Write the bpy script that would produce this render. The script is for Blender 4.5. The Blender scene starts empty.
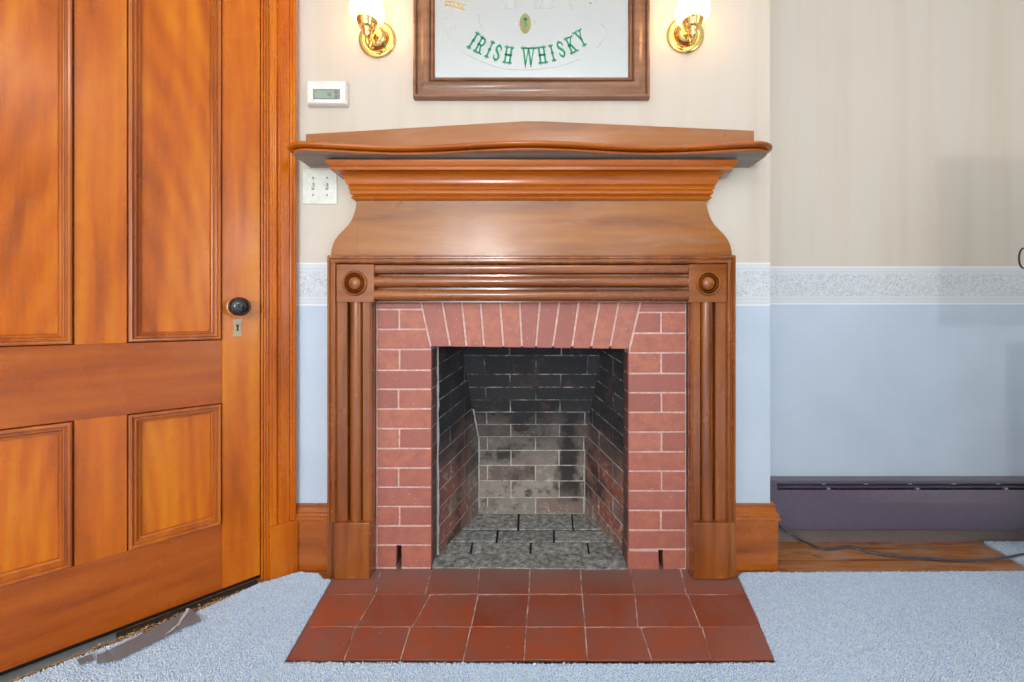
import bpy, bmesh, math, random
import numpy as np
from mathutils import Matrix, Vector
random.seed(7)
rng = np.random.default_rng(7)
SC = bpy.context.scene
COL = SC.collection
PI = math.pi

# ------------------------------------------------------------------ survey
# the camera stands at x=0, y=0, 0.88 m up, looking along +Y, z=0 is the hearth
F, CX, CY, H = 415.0, 530.0, 317.0, 0.88
YB = 1.449      # brick face
YW = 1.459      # papered chimney breast
YA = 1.647      # alcove wall
def W(px, py, y): return Vector(((px-CX)*y/F, y, H-(py-CY)*y/F))
def FL(px, py, z=0.0):
    y = F*(H-z)/(py-CY); return Vector(((px-CX)*y/F, y, z))
def XP(px, y): return (px-CX)*y/F
def ZP(py, y): return H-(py-CY)*y/F
S2 = math.sqrt(.5)
CRN = (-.819, 1.459)                                   # corner of breast and door wall
def D(t, d, z): return Vector((CRN[0]-S2*t+S2*d, CRN[1]-S2*t-S2*d, z))

# ------------------------------------------------------------------ helpers
WM = {}
def lin(c): return tuple(((v/255)/12.92 if v/255 <= .04045 else ((v/255+.055)/1.055)**2.4) for v in c)+(1.0,)

def empty(name, loc, rz=0.0):
    o = bpy.data.objects.new(name, None); COL.objects.link(o)
    o.empty_display_size = .05
    o.location = loc; o.rotation_euler = (0, 0, rz)
    WM[o] = Matrix.LocRotScale(Vector(loc), Matrix.Rotation(rz, 3, 'Z').to_quaternion(), None)
    return o

def tag(o, label=None, cat=None, group=None, kind=None):
    if label: o['label'] = label
    if cat: o['category'] = cat
    if group: o['group'] = group
    if kind: o['kind'] = kind
    return o

def obj(name, bm, mat, parent=None, origin=None, bevel=0, smooth=32, seg=2):
    """link a bmesh authored in world space as one object"""
    bmesh.ops.recalc_face_normals(bm, faces=bm.faces)
    me = bpy.data.meshes.new(name)
    o = bpy.data.objects.new(name, me); COL.objects.link(o)
    if parent is not None:
        o.parent = parent; M = WM[parent]
    else:
        M = Matrix.Translation(origin) if origin is not None else Matrix.Identity(4)
        o.matrix_basis = M
    WM[o] = M
    bm.transform(M.inverted())
    bm.to_mesh(me); bm.free()
    for m in (mat if isinstance(mat, (list, tuple)) else [mat]): me.materials.append(m)
    if smooth:
        me.polygons.foreach_set('use_smooth', [True]*len(me.polygons))
        me.set_sharp_from_angle(angle=math.radians(smooth))
    if bevel:
        b = o.modifiers.new('bevel', 'BEVEL'); b.width = bevel; b.segments = seg
        b.limit_method = 'ANGLE'; b.angle_limit = math.radians(35); b.harden_normals = False
    return o

def hexa(bm, P, mi=0):
    """8 corners: bottom loop 0-3, top loop 4-7"""
    v = [bm.verts.new(p) for p in P]
    for f in ((0,1,2,3),(7,6,5,4),(0,4,5,1),(1,5,6,2),(2,6,7,3),(3,7,4,0)):
        fc = bm.faces.new([v[i] for i in f]); fc.material_index = mi

def box(bm, x0, x1, y0, y1, z0, z1, fn=None, mi=0):
    P = [(x0,y0,z0),(x1,y0,z0),(x1,y1,z0),(x0,y1,z0),(x0,y0,z1),(x1,y0,z1),(x1,y1,z1),(x0,y1,z1)]
    hexa(bm, [fn(*p) if fn else p for p in P], mi)

def bx(*a, fn=None):
    bm = bmesh.new(); box(bm, *a, fn=fn); return bm

def loops(bm, L, closed=True, cap0=True, cap1=True, mi=0):
    """skin a list of equal-length point loops"""
    R = [[bm.verts.new(p) for p in l] for l in L]
    n = len(R[0])
    for a, b in zip(R[:-1], R[1:]):
        for i in range(n if closed else n-1):
            j = (i+1) % n
            f = bm.faces.new((a[i], a[j], b[j], b[i])); f.material_index = mi
    if closed and cap0: bm.faces.new(R[0][::-1]).material_index = mi
    if closed and cap1: bm.faces.new(R[-1]).material_index = mi
    return R

def lathe(bm, prof, base, axis, n=32, cap0=True, cap1=True):
    """prof: (radius, height along axis)"""
    axis = Vector(axis).normalized()
    a = axis.orthogonal().normalized(); b = axis.cross(a)
    base = Vector(base)
    loops(bm, [[base+axis*h+(a*math.cos(2*PI*i/n)+b*math.sin(2*PI*i/n))*max(r, 1e-5) for i in range(n)] for r, h in prof], True, cap0, cap1)

def tube(bm, pts, r, n=10, cap=True):
    pts = [Vector(p) for p in pts]; L = []
    ref = None
    for i, p in enumerate(pts):
        t = (pts[min(i+1, len(pts)-1)]-pts[max(i-1, 0)]).normalized()
        if ref is None: ref = t.orthogonal().normalized()
        ref = (ref-t*ref.dot(t)).normalized(); b = t.cross(ref)
        rr = r[i] if isinstance(r, (list, tuple)) else r
        L.append([p+(ref*math.cos(2*PI*k/n)+b*math.sin(2*PI*k/n))*rr for k in range(n)])
    loops(bm, L, True, cap, cap)

def spline(P, n=8):
    P = [Vector(p) for p in P]; out = []
    for i in range(len(P)-1):
        p0, p1, p2, p3 = P[max(i-1,0)], P[i], P[i+1], P[min(i+2, len(P)-1)]
        for k in range(n):
            t = k/n
            out.append(.5*((2*p1)+(p2-p0)*t+(2*p0-5*p1+4*p2-p3)*t*t+(3*p1-p0-3*p2+p3)*t**3))
    out.append(P[-1]); return out

def arc(cx, cy, r, a0, a1, n=8):
    return [(cx+r*math.cos(math.radians(a0+(a1-a0)*i/n)), cy+r*math.sin(math.radians(a0+(a1-a0)*i/n))) for i in range(n+1)]

def mitre(path, o):
    """offset an open plan path to its right-hand side by o"""
    n = len(path); out = []
    for i in range(n):
        ds = []
        for a, b in ((i-1, i), (i, i+1)):
            if a < 0 or b >= n: continue
            v = Vector((path[b][0]-path[a][0], path[b][1]-path[a][1])); 
            if v.length > 1e-9: ds.append(v.normalized())
        ns = [Vector((d.y, -d.x)) for d in ds]
        if len(ns) == 1: m = ns[0]
        else:
            m = ns[0]+ns[1]; m = m/max(m.dot(ns[0]), .2)
        out.append((path[i][0]+m.x*o, path[i][1]+m.y*o))
    return out

def sweep(bm, path, prof, back=None):
    """prof [(out, z)] swept along an open plan path, mitred; ends closed"""
    L = [[(x, y, z) for x, y in mitre(path, o)] for o, z in prof]
    R = [[bm.verts.new(p) for p in l] for l in L]
    n = len(path)
    for a, b in zip(R[:-1], R[1:]):
        for i in range(n-1): bm.faces.new((a[i], a[i+1], b[i+1], b[i]))
    # back side, top and bottom
    for i in range(n-1):
        bm.faces.new((R[-1][i], R[-1][i+1], R[0][i+1], R[0][i]))
    bm.faces.new([r[0] for r in R]); bm.faces.new([r[-1] for r in R][::-1])

def ring(bm, prof, a0, a1, b0, b1, fn):
    """prof [(inset, depth)] carried round a rectangle with mitred corners"""
    L = []
    for p, d in prof:
        L.append([fn(a0+p, d, b0+p), fn(a1-p, d, b0+p), fn(a1-p, d, b1-p), fn(a0+p, d, b1-p)])
    R = [[bm.verts.new(q) for q in l] for l in L]
    m = len(R)
    for k in range(m):
        A, B = R[k], R[(k+1) % m]
        for i in range(4):
            j = (i+1) % 4
            bm.faces.new((A[i], A[j], B[j], B[i]))

# ------------------------------------------------------------------ materials
class NT:
    def __init__(s, name):
        s.m = bpy.data.materials.new(name); s.m.use_nodes = True
        s.t = s.m.node_tree; s.n = s.t.nodes; s.b = s.n['Principled BSDF']
    def add(s, typ, **kw):
        n = s.n.new(typ)
        for k, v in kw.items():
            if k.startswith('i_'):
                key = k[2:]; key = int(key) if key.isdigit() else key.replace('_', ' ')
                n.inputs[key].default_value = v
            else: setattr(n, k, v)
        return n
    def link(s, a, b): s.t.links.new(a, b)
    def coord(s, scale=(1,1,1), src='Object', rot=(0,0,0)):
        tc = s.add('ShaderNodeTexCoord'); mp = s.add('ShaderNodeMapping')
        mp.inputs['Scale'].default_value = scale; mp.inputs['Rotation'].default_value = rot
        s.link(tc.outputs[src], mp.inputs[0]); return mp.outputs[0]
    def noise(s, vec, scale, detail=4, rough=.55, dist=0):
        n = s.add('ShaderNodeTexNoise'); n.inputs['Scale'].default_value = scale; n.inputs['Detail'].default_value = detail
        n.inputs['Roughness'].default_value = rough; n.inputs['Distortion'].default_value = dist
        if vec is not None: s.link(vec, n.inputs['Vector'])
        return n.outputs['Fac']
    def ramp(s, fac, stops, interp='LINEAR'):
        r = s.add('ShaderNodeValToRGB'); cr = r.color_ramp; cr.interpolation = interp
        while len(cr.elements) < len(stops): cr.elements.new(.5)
        for e, (p, c) in zip(cr.elements, stops):
            e.position = p; e.color = c if len(c) == 4 else (*c, 1)
        s.link(fac, r.inputs[0]); return r.outputs[0]
    def mix(s, fac, a, b, mode='MIX'):
        m = s.add('ShaderNodeMix', data_type='RGBA', blend_type=mode)
        for sock, v in ((m.inputs[0], fac), (m.inputs[6], a), (m.inputs[7], b)):
            if hasattr(v, 'links') or hasattr(v, 'is_linked'): s.link(v, sock)
            else: sock.default_value = v
        return m.outputs[2]
    def math(s, op, a, b=None, c=None, clamp=False):
        m = s.add('ShaderNodeMath', operation=op, use_clamp=clamp)
        for i, v in enumerate((a, b, c)):
            if v is None: continue
            if hasattr(v, 'is_linked'): s.link(v, m.inputs[i])
            else: m.inputs[i].default_value = v
        return m.outputs[0]
    def bump(s, h, strength=.2, dist=.002):
        b = s.add('ShaderNodeBump'); b.inputs['Strength'].default_value = strength; b.inputs['Distance'].default_value = dist
        s.link(h, b.inputs['Height']); s.link(b.outputs[0], s.b.inputs['Normal'])
    def set(s, **kw):
        for k, v in kw.items():
            key = k.replace('_', ' ')
            if hasattr(v, 'is_linked'): s.link(v, s.b.inputs[key])
            else: s.b.inputs[key].default_value = v
        return s.m

def plain(name, rgb, rough=.5, metal=0.0, **kw):
    t = NT(name)
    v = t.noise(t.coord(), 60, 3)
    c = t.ramp(v, [(.3, tuple(x*.9 for x in lin(rgb)[:3])), (.7, tuple(min(1, x*1.06) for x in lin(rgb)[:3]))])
    return t.set(Base_Color=c, Roughness=rough, Metallic=metal, **kw)

def wood(name, dark, mid, light, axis='x', rough=(.18, .36), grain=1.0, worn=None, coat=.25, spec=.5, cath=False):
    t = NT(name)
    sc = {'x': (1.1, 16, 16), 'y': (16, 1.1, 16), 'z': (16, 16, 1.1)}[axis]
    v = t.coord(sc)
    g = t.noise(v, 1.5*grain, 6, .58, .15)
    fine = t.noise(t.coord(tuple(x*5 for x in sc)), 3.0, 3, .7)
    blot = t.noise(t.coord(tuple(.45 if x < 2 else .25*x for x in sc)), 3.4, 3, .5, .8)
    if cath:                                    # flat-sawn figure
        w = t.add('ShaderNodeTexWave', wave_type='RINGS', rings_direction='Y')
        w.inputs['Scale'].default_value = 1.15; w.inputs['Distortion'].default_value = 5.5
        w.inputs['Detail'].default_value = 3; w.inputs['Detail Scale'].default_value = .8
        t.link(t.coord((9, 9, 1.6)), w.inputs['Vector'])
        g = t.math('ADD', t.math('MULTIPLY', g, .86), t.math('MULTIPLY', w.outputs['Fac'], .14))
    base = t.math('ADD', t.math('MULTIPLY', g, .62), t.math('MULTIPLY', blot, .5))
    base = t.math('ADD', base, t.math('MULTIPLY', fine, .16))
    c = t.ramp(base, [(.38, lin(dark)), (.62, lin(mid)), (.92, lin(light))])
    if worn:
        col, lo, hi, vs = worn
        wv = t.noise(t.coord(vs), 1.0, 6, .62, .5)
        wf = t.ramp(wv, [(lo, (0,0,0,1)), (hi, (1,1,1,1))])
        c = t.mix(wf, c, lin(col))
    # dents and specks
    sp = t.noise(t.coord(), 85, 2)
    spk = t.ramp(sp, [(.20, (.35,.3,.28,1)), (.27, (1,1,1,1))])
    c = t.mix(.8, c, spk, 'MULTIPLY')
    r = t.add('ShaderNodeMapRange'); t.link(t.noise(t.coord(), 7, 5, .65), r.inputs[0])
    r.inputs[1].default_value = .3; r.inputs[2].default_value = .7
    r.inputs[3].default_value = rough[0]; r.inputs[4].default_value = rough[1]
    t.bump(t.math('ADD', g, t.math('MULTIPLY', sp, .4)), .10, .0015)
    t.set(Base_Color=c, Roughness=r.outputs[0], Coat_Weight=coat, Coat_Roughness=.16)
    t.b.inputs['Specular IOR Level'].default_value = spec
    return t.m

def paper(name, dz=0.0):
    """cream paper above, floral border at dado height, small-print blue below"""
    t = NT(name)
    g = t.add('ShaderNodeNewGeometry'); s = t.add('ShaderNodeSeparateXYZ'); t.link(g.outputs['Position'], s.inputs[0])
    z = t.math('SUBTRACT', s.outputs[2], dz)
    pos = g.outputs['Position']
    # cream with vertical streaks of old paste
    mp = t.add('ShaderNodeMapping'); mp.inputs['Scale'].default_value = (9, 9, .5); t.link(pos, mp.inputs[0])
    st = t.noise(mp.outputs[0], 1.5, 4)
    cream = t.ramp(st, [(.3, lin((204,193,177))), (.55, lin((209,199,185))), (.75, lin((206,198,187)))])
    # blue small print : diagonal lattice of dots
    u = t.math('ADD', s.outputs[0], z); w = t.math('SUBTRACT', s.outputs[0], z)
    k = 2*PI/.0125
    a = t.math('MULTIPLY', t.math('SINE', t.math('MULTIPLY', u, k)), t.math('SINE', t.math('MULTIPLY', w, k)))
    dots = t.ramp(a, [(.0, (0,0,0,1)), (.75, (1,1,1,1))])
    ng = t.noise(pos, 420, 1)
    dots = t.math('MULTIPLY', dots, t.ramp(ng, [(.35, (.2,.2,.2,1)), (.6, (1,1,1,1))]))
    bl = t.noise(pos, 5, 3)
    blue = t.ramp(bl, [(.3, lin((182,197,214))), (.7, lin((190,205,221)))])
    blue = t.mix(dots, blue, lin((208,218,229)))
    # border : white ground, grey sprigs, thin lines
    mp2 = t.add('ShaderNodeMapping'); mp2.inputs['Scale'].default_value = (1, 1, 1.2); t.link(pos, mp2.inputs[0])
    vo = t.add('ShaderNodeTexVoronoi'); vo.inputs['Scale'].default_value = 120; t.link(mp2.outputs[0], vo.inputs['Vector'])
    wisp = t.noise(pos, 60, 3, .6, 1.2)
    cu = t.noise(pos, 58, 3, .5, 1.6)
    curl = t.ramp(t.math('ABSOLUTE', t.math('SUBTRACT', cu, .5)), [(.014, (1,1,1,1)), (.05, (0,0,0,1))])
    spr = t.math('MULTIPLY', t.ramp(vo.outputs['Distance'], [(.26, (1,1,1,1)), (.48, (0,0,0,1))]),
                 t.ramp(wisp, [(.42, (0,0,0,1)), (.56, (1,1,1,1))]))
    lo, hi = .92, 1.071
    spr = t.math('MAXIMUM', spr, t.math('MULTIPLY', curl, .75))
    mid = t.math('MULTIPLY', t.math('GREATER_THAN', z, lo+.032), t.math('LESS_THAN', z, hi-.030))
    spr = t.math('MULTIPLY', spr, mid)
    ground = t.mix(mid, lin((212,217,222)), lin((214,218,222)))
    border = t.mix(t.math('MULTIPLY', spr, .75), ground, lin((158,166,172)))
    def line(zc, hw): return t.math('LESS_THAN', t.math('ABSOLUTE', t.math('SUBTRACT', z, zc)), hw)
    ln = t.math('MAXIMUM', line(hi-.022, .0015), t.math('MAXIMUM', line(lo+.022, .0015), line(lo+.010, .0012)))
    border = t.mix(t.math('MULTIPLY', ln, .5), border, lin((178,186,196)))
    edge = t.math('MAXIMUM', line(lo+.002, .003), line(hi-.002, .003))
    border = t.mix(t.math('MULTIPLY', edge, .6), border, lin((240,242,244)))
    c = t.mix(t.math('GREATER_THAN', z, hi), border, cream)
    c = t.mix(t.math('LESS_THAN', z, lo), c, blue)
    t.bump(t.math('ADD', t.math('MULTIPLY', dots, .25), t.noise(pos, 260, 3)), .12, .001)
    return t.set(Base_Color=c, Roughness=.62)

WD = {}
# shellacked amber pine of door and casing, more weathered wood on the mantel
DK, MD, LT = (134,56,3), (190,94,4), (218,132,8)
WD['door_v'] = wood('amber_door_wood_upright', DK, MD, LT, 'z', coat=.12, spec=.35)
WD['door_p'] = wood('amber_door_wood_panel', DK, MD, LT, 'z', coat=.12, spec=.3, cath=True)
WD['door_m'] = wood('amber_door_wood_moulding', (112,48,6), (168,82,10), (202,114,22), 'z', rough=(.14, .3), coat=.5)
WD['door_h'] = wood('amber_door_wood_level', (116,48,10), (164,78,14), (190,102,24), 'x', coat=.12, spec=.35)
MK, MM, ML = (90,44,12), (138,73,24), (172,102,40)
WD['man_h'] = wood('mantel_wood_level', MK, MM, ML, 'x', rough=(.15, .32), coat=.5)
WD['man_v'] = wood('mantel_wood_upright', MK, MM, ML, 'z', rough=(.15, .32), coat=.5)
WD['worn'] = wood('mantel_wood_worn', (108,58,18), (154,92,32), (178,112,46), 'x', rough=(.24, .42), coat=.5,
                  worn=((166,118,84), .52, .76, (3.2, 3, 14)))
WD['crown'] = wood('mantel_wood_crown', (112,50,4), (172,86,6), (200,112,12), 'x', rough=(.15, .3), coat=.3, spec=.4)
WD['base'] = wood('baseboard_wood', (112,56,16), (164,86,26), (190,112,40), 'x')
WD['frame'] = wood('picture_frame_wood', (88,56,36), (136,92,62), (172,128,96), 'x', rough=(.25,.45), worn=((150,110,84), .55, .85, (20, 20, 20)))
RAW = wood('raw_grey_wood', (116,104,92), (160,148,134), (182,172,158), 'x', rough=(.6,.8), coat=0)
MAT_PAPER = paper('wallpaper_breast', 0.0)
MAT_PAPER2 = paper('wallpaper_alcove', .010)

def floorwood():
    t = NT('bare_floorboards')
    pos = t.coord((1,1,1))
    g = t.noise(t.coord((1.6, 22, 1)), 2.0, 6, .6, .4)
    c = t.ramp(g, [(.3, lin((134,74,40))), (.5, lin((186,118,66))), (.7, lin((204,140,86)))])
    w = t.noise(t.coord((2, 5, 1)), 2.6, 5, .65, .6)
    c = t.mix(t.ramp(w, [(.46, (0,0,0,1)), (.62, (1,1,1,1))]), c, lin((190,142,114)))
    d = t.noise(t.coord((5, 16, 1)), 2.0, 4, .7)
    c = t.mix(t.ramp(d, [(.60, (0,0,0,1)), (.70, (.8,.8,.8,1))]), c, lin((70,48,40)))
    # board joints
    s = t.add('ShaderNodeSeparateXYZ'); t.link(pos, s.inputs[0])
    fr = t.math('FRACT', t.math('DIVIDE', t.math('ADD', s.outputs[1], 10.03), .083))
    j = t.math('LESS_THAN', fr, .03)
    c = t.mix(j, c, lin((60,36,24)))
    t.bump(t.math('SUBTRACT', g, j), .15, .002)
    return t.set(Base_Color=c, Roughness=.38)
MAT_FLOOR = floorwood()

def rnd(t):
    return t.add('ShaderNodeNewGeometry').outputs['Random Per Island']

def brickmat():
    t = NT('red_face_brick')
    r = rnd(t)
    c = t.ramp(r, [(0, lin((142,82,72))), (.3, lin((172,102,84))), (.55, lin((184,110,86))), (.8, lin((160,94,84))), (1, lin((182,114,94)))])
    n = t.noise(t.coord(), 26, 6, .65)
    c = t.mix(t.ramp(n, [(.40, (0,0,0,1)), (.64, (.8,.8,.8,1))]), c, lin((154,92,84)))
    p = t.noise(t.coord(), 120, 2)
    c = t.mix(t.ramp(p, [(.66, (0,0,0,1)), (.74, (.9,.9,.9,1))]), c, lin((206,168,152)))
    g = t.add('ShaderNodeNewGeometry'); sp = t.add('ShaderNodeSeparateXYZ'); t.link(g.outputs['Position'], sp.inputs[0])   # soot on the returns of the opening
    d = t.math('ADD', sp.outputs[1], t.math('MULTIPLY', t.math('SUBTRACT', n, .5), .03))
    c = t.mix(t.ramp(t.math('SUBTRACT', d, YB), [(.008, (0,0,0,1)), (.03, (.8,.8,.8,1))]), c, lin((74,66,66)))
    t.bump(t.noise(t.coord(), 140, 5, .7), .25, .002)
    return t.set(Base_Color=c, Roughness=.55)
MAT_BRICK = brickmat()

def sootmat(name, bricks=True, floor=False):
    """fire-blackened masonry: soot high up, ash and bare brick low down"""
    t = NT(name)
    g = t.add('ShaderNodeNewGeometry'); pos = g.outputs['Position']
    s = t.add('ShaderNodeSeparateXYZ'); t.link(pos, s.inputs[0])
    r = rnd(t)
    zone = t.noise(pos, 6, 4, .6); spot = t.noise(pos, 38, 6, .72); fine = t.noise(pos, 130, 4, .7)
    def cl(f, a, b): return t.ramp(f, [(a, (0,0,0,1)), (b, (1,1,1,1))])
    if bricks:
        base = t.ramp(r, [(0, lin((122,112,104))), (.3, lin((146,138,128))), (.6, lin((132,108,98))), (.8, lin((160,152,142))), (1, lin((116,100,94)))])
        ax = t.math('ABSOLUTE', s.outputs[0])
        side = cl(t.math('ADD', ax, t.math('MULTIPLY', zone, .08)), .28, .31)
        red = t.ramp(r, [(0, lin((128,112,104))), (.35, lin((142,98,86))), (.7, lin((148,82,66))), (1, lin((116,100,94)))])
        low = t.mix(side, base, red)
        low = t.mix(t.math('MULTIPLY', cl(spot, .52, .66), .7), low, lin((206,200,188)))
        low = t.mix(t.math('MULTIPLY', cl(t.math('ADD', t.math('MULTIPLY', zone, .55), t.math('MULTIPLY', spot, .45)), .52, .60), .85), low, lin((40,38,38)))
        low = t.mix(t.math('MULTIPLY', cl(fine, .60, .72), .5), low, lin((60,56,54)))
        # the black streak up the right of the back wall
        st = t.math('ABSOLUTE', t.math('SUBTRACT', t.math('ADD', s.outputs[0], t.math('MULTIPLY', t.math('SUBTRACT', t.noise(pos, 9, 4, .6), .5), .18)), .165))
        stf = t.math('MULTIPLY', t.math('SUBTRACT', 1.0, cl(st, .018, .05)), cl(s.outputs[2], .03, .12))
        low = t.mix(t.math('MULTIPLY', stf, .9), low, lin((34,33,34)))
        soot = t.ramp(r, [(0, lin((36,38,41))), (.5, lin((48,50,54))), (.8, lin((42,43,46))), (1, lin((56,55,56)))])
        soot = t.mix(t.math('MULTIPLY', cl(t.noise(pos, 10, 4, .7), .55, .66), .6), soot, lin((92,62,56)))
        soot = t.mix(t.math('MULTIPLY', cl(fine, .60, .74), .5), soot, lin((116,112,108)))
        h = t.math('ADD', s.outputs[2], t.math('MULTIPLY', t.math('SUBTRACT', t.math('ADD', t.math('MULTIPLY', zone, .7), t.math('MULTIPLY', spot, .3)), .5), .75))
        c = t.mix(cl(h, .17, .47), low, soot)
    else:
        m1 = t.ramp(spot, [(.35, lin((128,126,122))), (.5, lin((196,192,184))), (.65, lin((216,212,204)))])
        m2 = t.ramp(t.noise(pos, 17, 5, .75), [(.40, lin((44,45,48))), (.50, lin((92,92,94))), (.60, lin((168,166,164)))])
        h = t.math('ADD', s.outputs[2], t.math('MULTIPLY', t.math('SUBTRACT', zone, .5), .3))
        c = t.mix(cl(h, .25, .5), m1, m2)
    t.bump(t.noise(pos, 120, 5, .7), .4, .003)
    return t.set(Base_Color=c, Roughness=.85)
MAT_SOOT = sootmat('sooty_firebox_brick'); MAT_SOOTM = sootmat('sooty_mortar', False)
SMEAR = plain('pale_lime_mortar', (176,178,176), .9)

def ashfloor():
    t = NT('grey_hearth_brick_floor'); pos = t.coord()
    c = t.ramp(t.noise(pos, 42, 7, .78), [(.36, lin((84,83,82))), (.48, lin((146,147,143))), (.56, lin((176,178,174))), (.66, lin((224,222,216)))])
    c = t.mix(.5, c, t.ramp(rnd(t), [(0, (.5,.5,.5,1)), (1, (1,1,1,1))]), 'MULTIPLY')
    c = t.mix(t.ramp(t.noise(pos, 150, 3), [(.66, (0,0,0,1)), (.74, (1,1,1,1))]), c, lin((190,188,182)))
    t.bump(t.noise(pos, 70, 5, .7), .5, .003)
    return t.set(Base_Color=c, Roughness=.8)
MAT_ASH = ashfloor()

def mortar():
    t = NT('pale_pink_mortar')
    c = t.ramp(t.noise(t.coord(), 60, 4), [(.3, lin((190,150,140))), (.7, lin((222,192,182)))])
    t.bump(t.noise(t.coord(), 200, 3), .3, .002)
    return t.set(Base_Color=c, Roughness=.85)
MAT_MORTAR = mortar()

def tilemat():
    t = NT('red_quarry_tile')
    r = rnd(t)
    c = t.ramp(r, [(0, lin((136,66,44))), (.5, lin((164,80,48))), (1, lin((146,76,56)))])
    n = t.noise(t.coord(), 9, 6, .65, .4)
    c = t.mix(t.ramp(n, [(.40, (0,0,0,1)), (.64, (.85,.85,.85,1))]), c, lin((140,88,76)))
    # dust and soot trodden out of the firebox
    s = t.add('ShaderNodeSeparateXYZ'); t.link(t.coord(), s.inputs[0])
    d = t.math('ADD', s.outputs[1], t.math('MULTIPLY', t.math('SUBTRACT', t.noise(t.coord(), 7, 5, .7), .5), .16))
    c = t.mix(t.ramp(d, [(.04, (0,0,0,1)), (.17, (.75,.75,.75,1))]), c, lin((136,108,102)))
    sp = t.noise(t.coord(), 95, 2)
    c = t.mix(t.ramp(sp, [(.71, (0,0,0,1)), (.76, (1,1,1,1))]), c, lin((200,160,140)))
    t.bump(t.math('ADD', n, t.math('MULTIPLY', sp, .3)), .15, .002)
    rr = t.add('ShaderNodeMapRange'); t.link(n, rr.inputs[0]); rr.inputs[3].default_value = .22; rr.inputs[4].default_value = .5
    return t.set(Base_Color=c, Roughness=rr.outputs[0])
MAT_TILE = tilemat()
def grout():
    t = NT('grey_grout')
    c = t.ramp(t.noise(t.coord(), 22, 4, .7), [(.30, lin((84,58,50))), (.46, lin((160,132,122))), (.60, lin((216,198,188)))])
    return t.set(Base_Color=c, Roughness=.85)
MAT_GROUT = grout()

def carpetmat():
    t = NT('blue_grey_carpet_pile')
    r = rnd(t)
    c = t.ramp(r, [(0, lin((198,220,250))), (.5, lin((216,235,255))), (1, lin((234,246,255)))])
    n = t.noise(t.coord(), 6, 5, .6)
    c = t.mix(.5, c, t.ramp(n, [(.3, (.94,.95,.96,1)), (.7, (1,1,1,1))]), 'MULTIPLY')
    return t.set(Base_Color=c, Roughness=.95)
MAT_PILE = carpetmat()
def carpetbase():
    t = NT('carpet_backing')
    c = t.ramp(t.noise(t.coord(), 300, 3, .7), [(.3, lin((170,194,224))), (.7, lin((214,232,252)))])
    t.bump(t.noise(t.coord(), 350, 3), .8, .004)
    return t.set(Base_Color=c, Roughness=.95)
MAT_CARPET = carpetbase()

BRASS = plain('polished_brass', (240,206,132), .14, 1.0)
OLDBRASS = plain('tarnished_brass', (176,160,134), .42, .45)
BLACKGLOSS = plain('black_glazed_knob', (14,15,18), .06, 0, Coat_Weight=1.0)
DARK = plain('dark_gap', (22,17,14), .9)
WHITEPL = plain('white_plastic', (232,232,226), .35)
ALMOND = plain('pale_plastic', (226,228,216), .35)
HEATM = plain('mauve_brown_enamel', (94,84,100), .36, Coat_Weight=.3)
HEATD = plain('dark_heater_inside', (56,32,36), .5)
TINM = plain('bare_bright_metal', (200,198,200), .3, .7)
CABLEM = plain('dark_cable_jacket', (70,78,92), .4)
CEILM = plain('ceiling_white', (238,238,236), .8)
ROOMW = plain('plain_room_paint', (226,220,210), .7)
LCD = plain('grey_green_lcd', (150,168,152), .25)
LCDT = plain('dark_digit', (70,80,76), .4)
GREYBT = plain('grey_button', (128,134,132), .45)
TAPEM = plain('grey_duct_tape', (122,128,134), .28)
TAPET = plain('torn_white_tape', (214,214,214), .5)
DEBRISM = plain('tan_crumbs', (196,158,112), .9)
GREYSTRIP = plain('dull_grey_strip', (150,156,158), .4, .2)
IRON = plain('dark_green_grey_iron', (48,58,58), .4, .4)
SCREEN = plain('black_caster', (12,12,14), .2)
CASTERW = wood('dark_caster_wood', (60,36,22), (92,56,34), (112,72,44), 'x')

# ------------------------------------------------------------------ room shell
XL, XR, YBK, ZC = -1.62, 2.9, -4.2, 2.62
LP = D(1.13, 0, 0)                                       # far end of the door wall
bm = bmesh.new(); box(bm, -2.6, XR+.15, YBK-.15, 2.1, -.08, -.006)
tag(obj('floor', bm, MAT_FLOOR), kind='structure')
bm = bmesh.new(); box(bm, -2.6, XR+.15, YBK-.15, 2.1, ZC, ZC+.1)
tag(obj('ceiling', bm, CEILM), kind='structure')
# chimney breast
XBR = .844
bm = bmesh.new()
box(bm, -1.0, -.60, YW, YA+.1, -.006, ZC); box(bm, .60, XBR, YW, YA+.1, -.006, ZC)
box(bm, -.60, .60, YW, YA+.1, .99, ZC)
tag(obj('wall_front', bm, MAT_PAPER), kind='structure')
bm = bmesh.new(); box(bm, XBR-.02, XR+.15, YA, YA+.1, -.006, ZC)
tag(obj('wall_alcove', bm, MAT_PAPER2), kind='structure')
# door wall (diagonal) : faces beside and above the door, dark hall behind it
TD0, TD1, DTOP = .1115, .845, 2.06
bm = bmesh.new()
box(bm, -.05, TD0-.018, -.12, 0, -.006, ZC, fn=lambda t, d, z: D(t, d, z))
box(bm, TD1+.018, 1.13, -.12, 0, -.006, ZC, fn=lambda t, d, z: D(t, d, z))
box(bm, TD0-.018, TD1+.018, -.12, 0, DTOP+.02, ZC, fn=lambda t, d, z: D(t, d, z))
box(bm, -.05, 1.13, -.16, -.12, -.006, ZC, fn=lambda t, d, z: D(t, d, z))
tag(obj('wall_left', bm, MAT_PAPER), kind='structure')
bm = bmesh.new(); box(bm, LP.x-.12, LP.x, YBK, LP.y+.02, -.006, ZC)
tag(obj('wall_side', bm, ROOMW), kind='structure')
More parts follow.
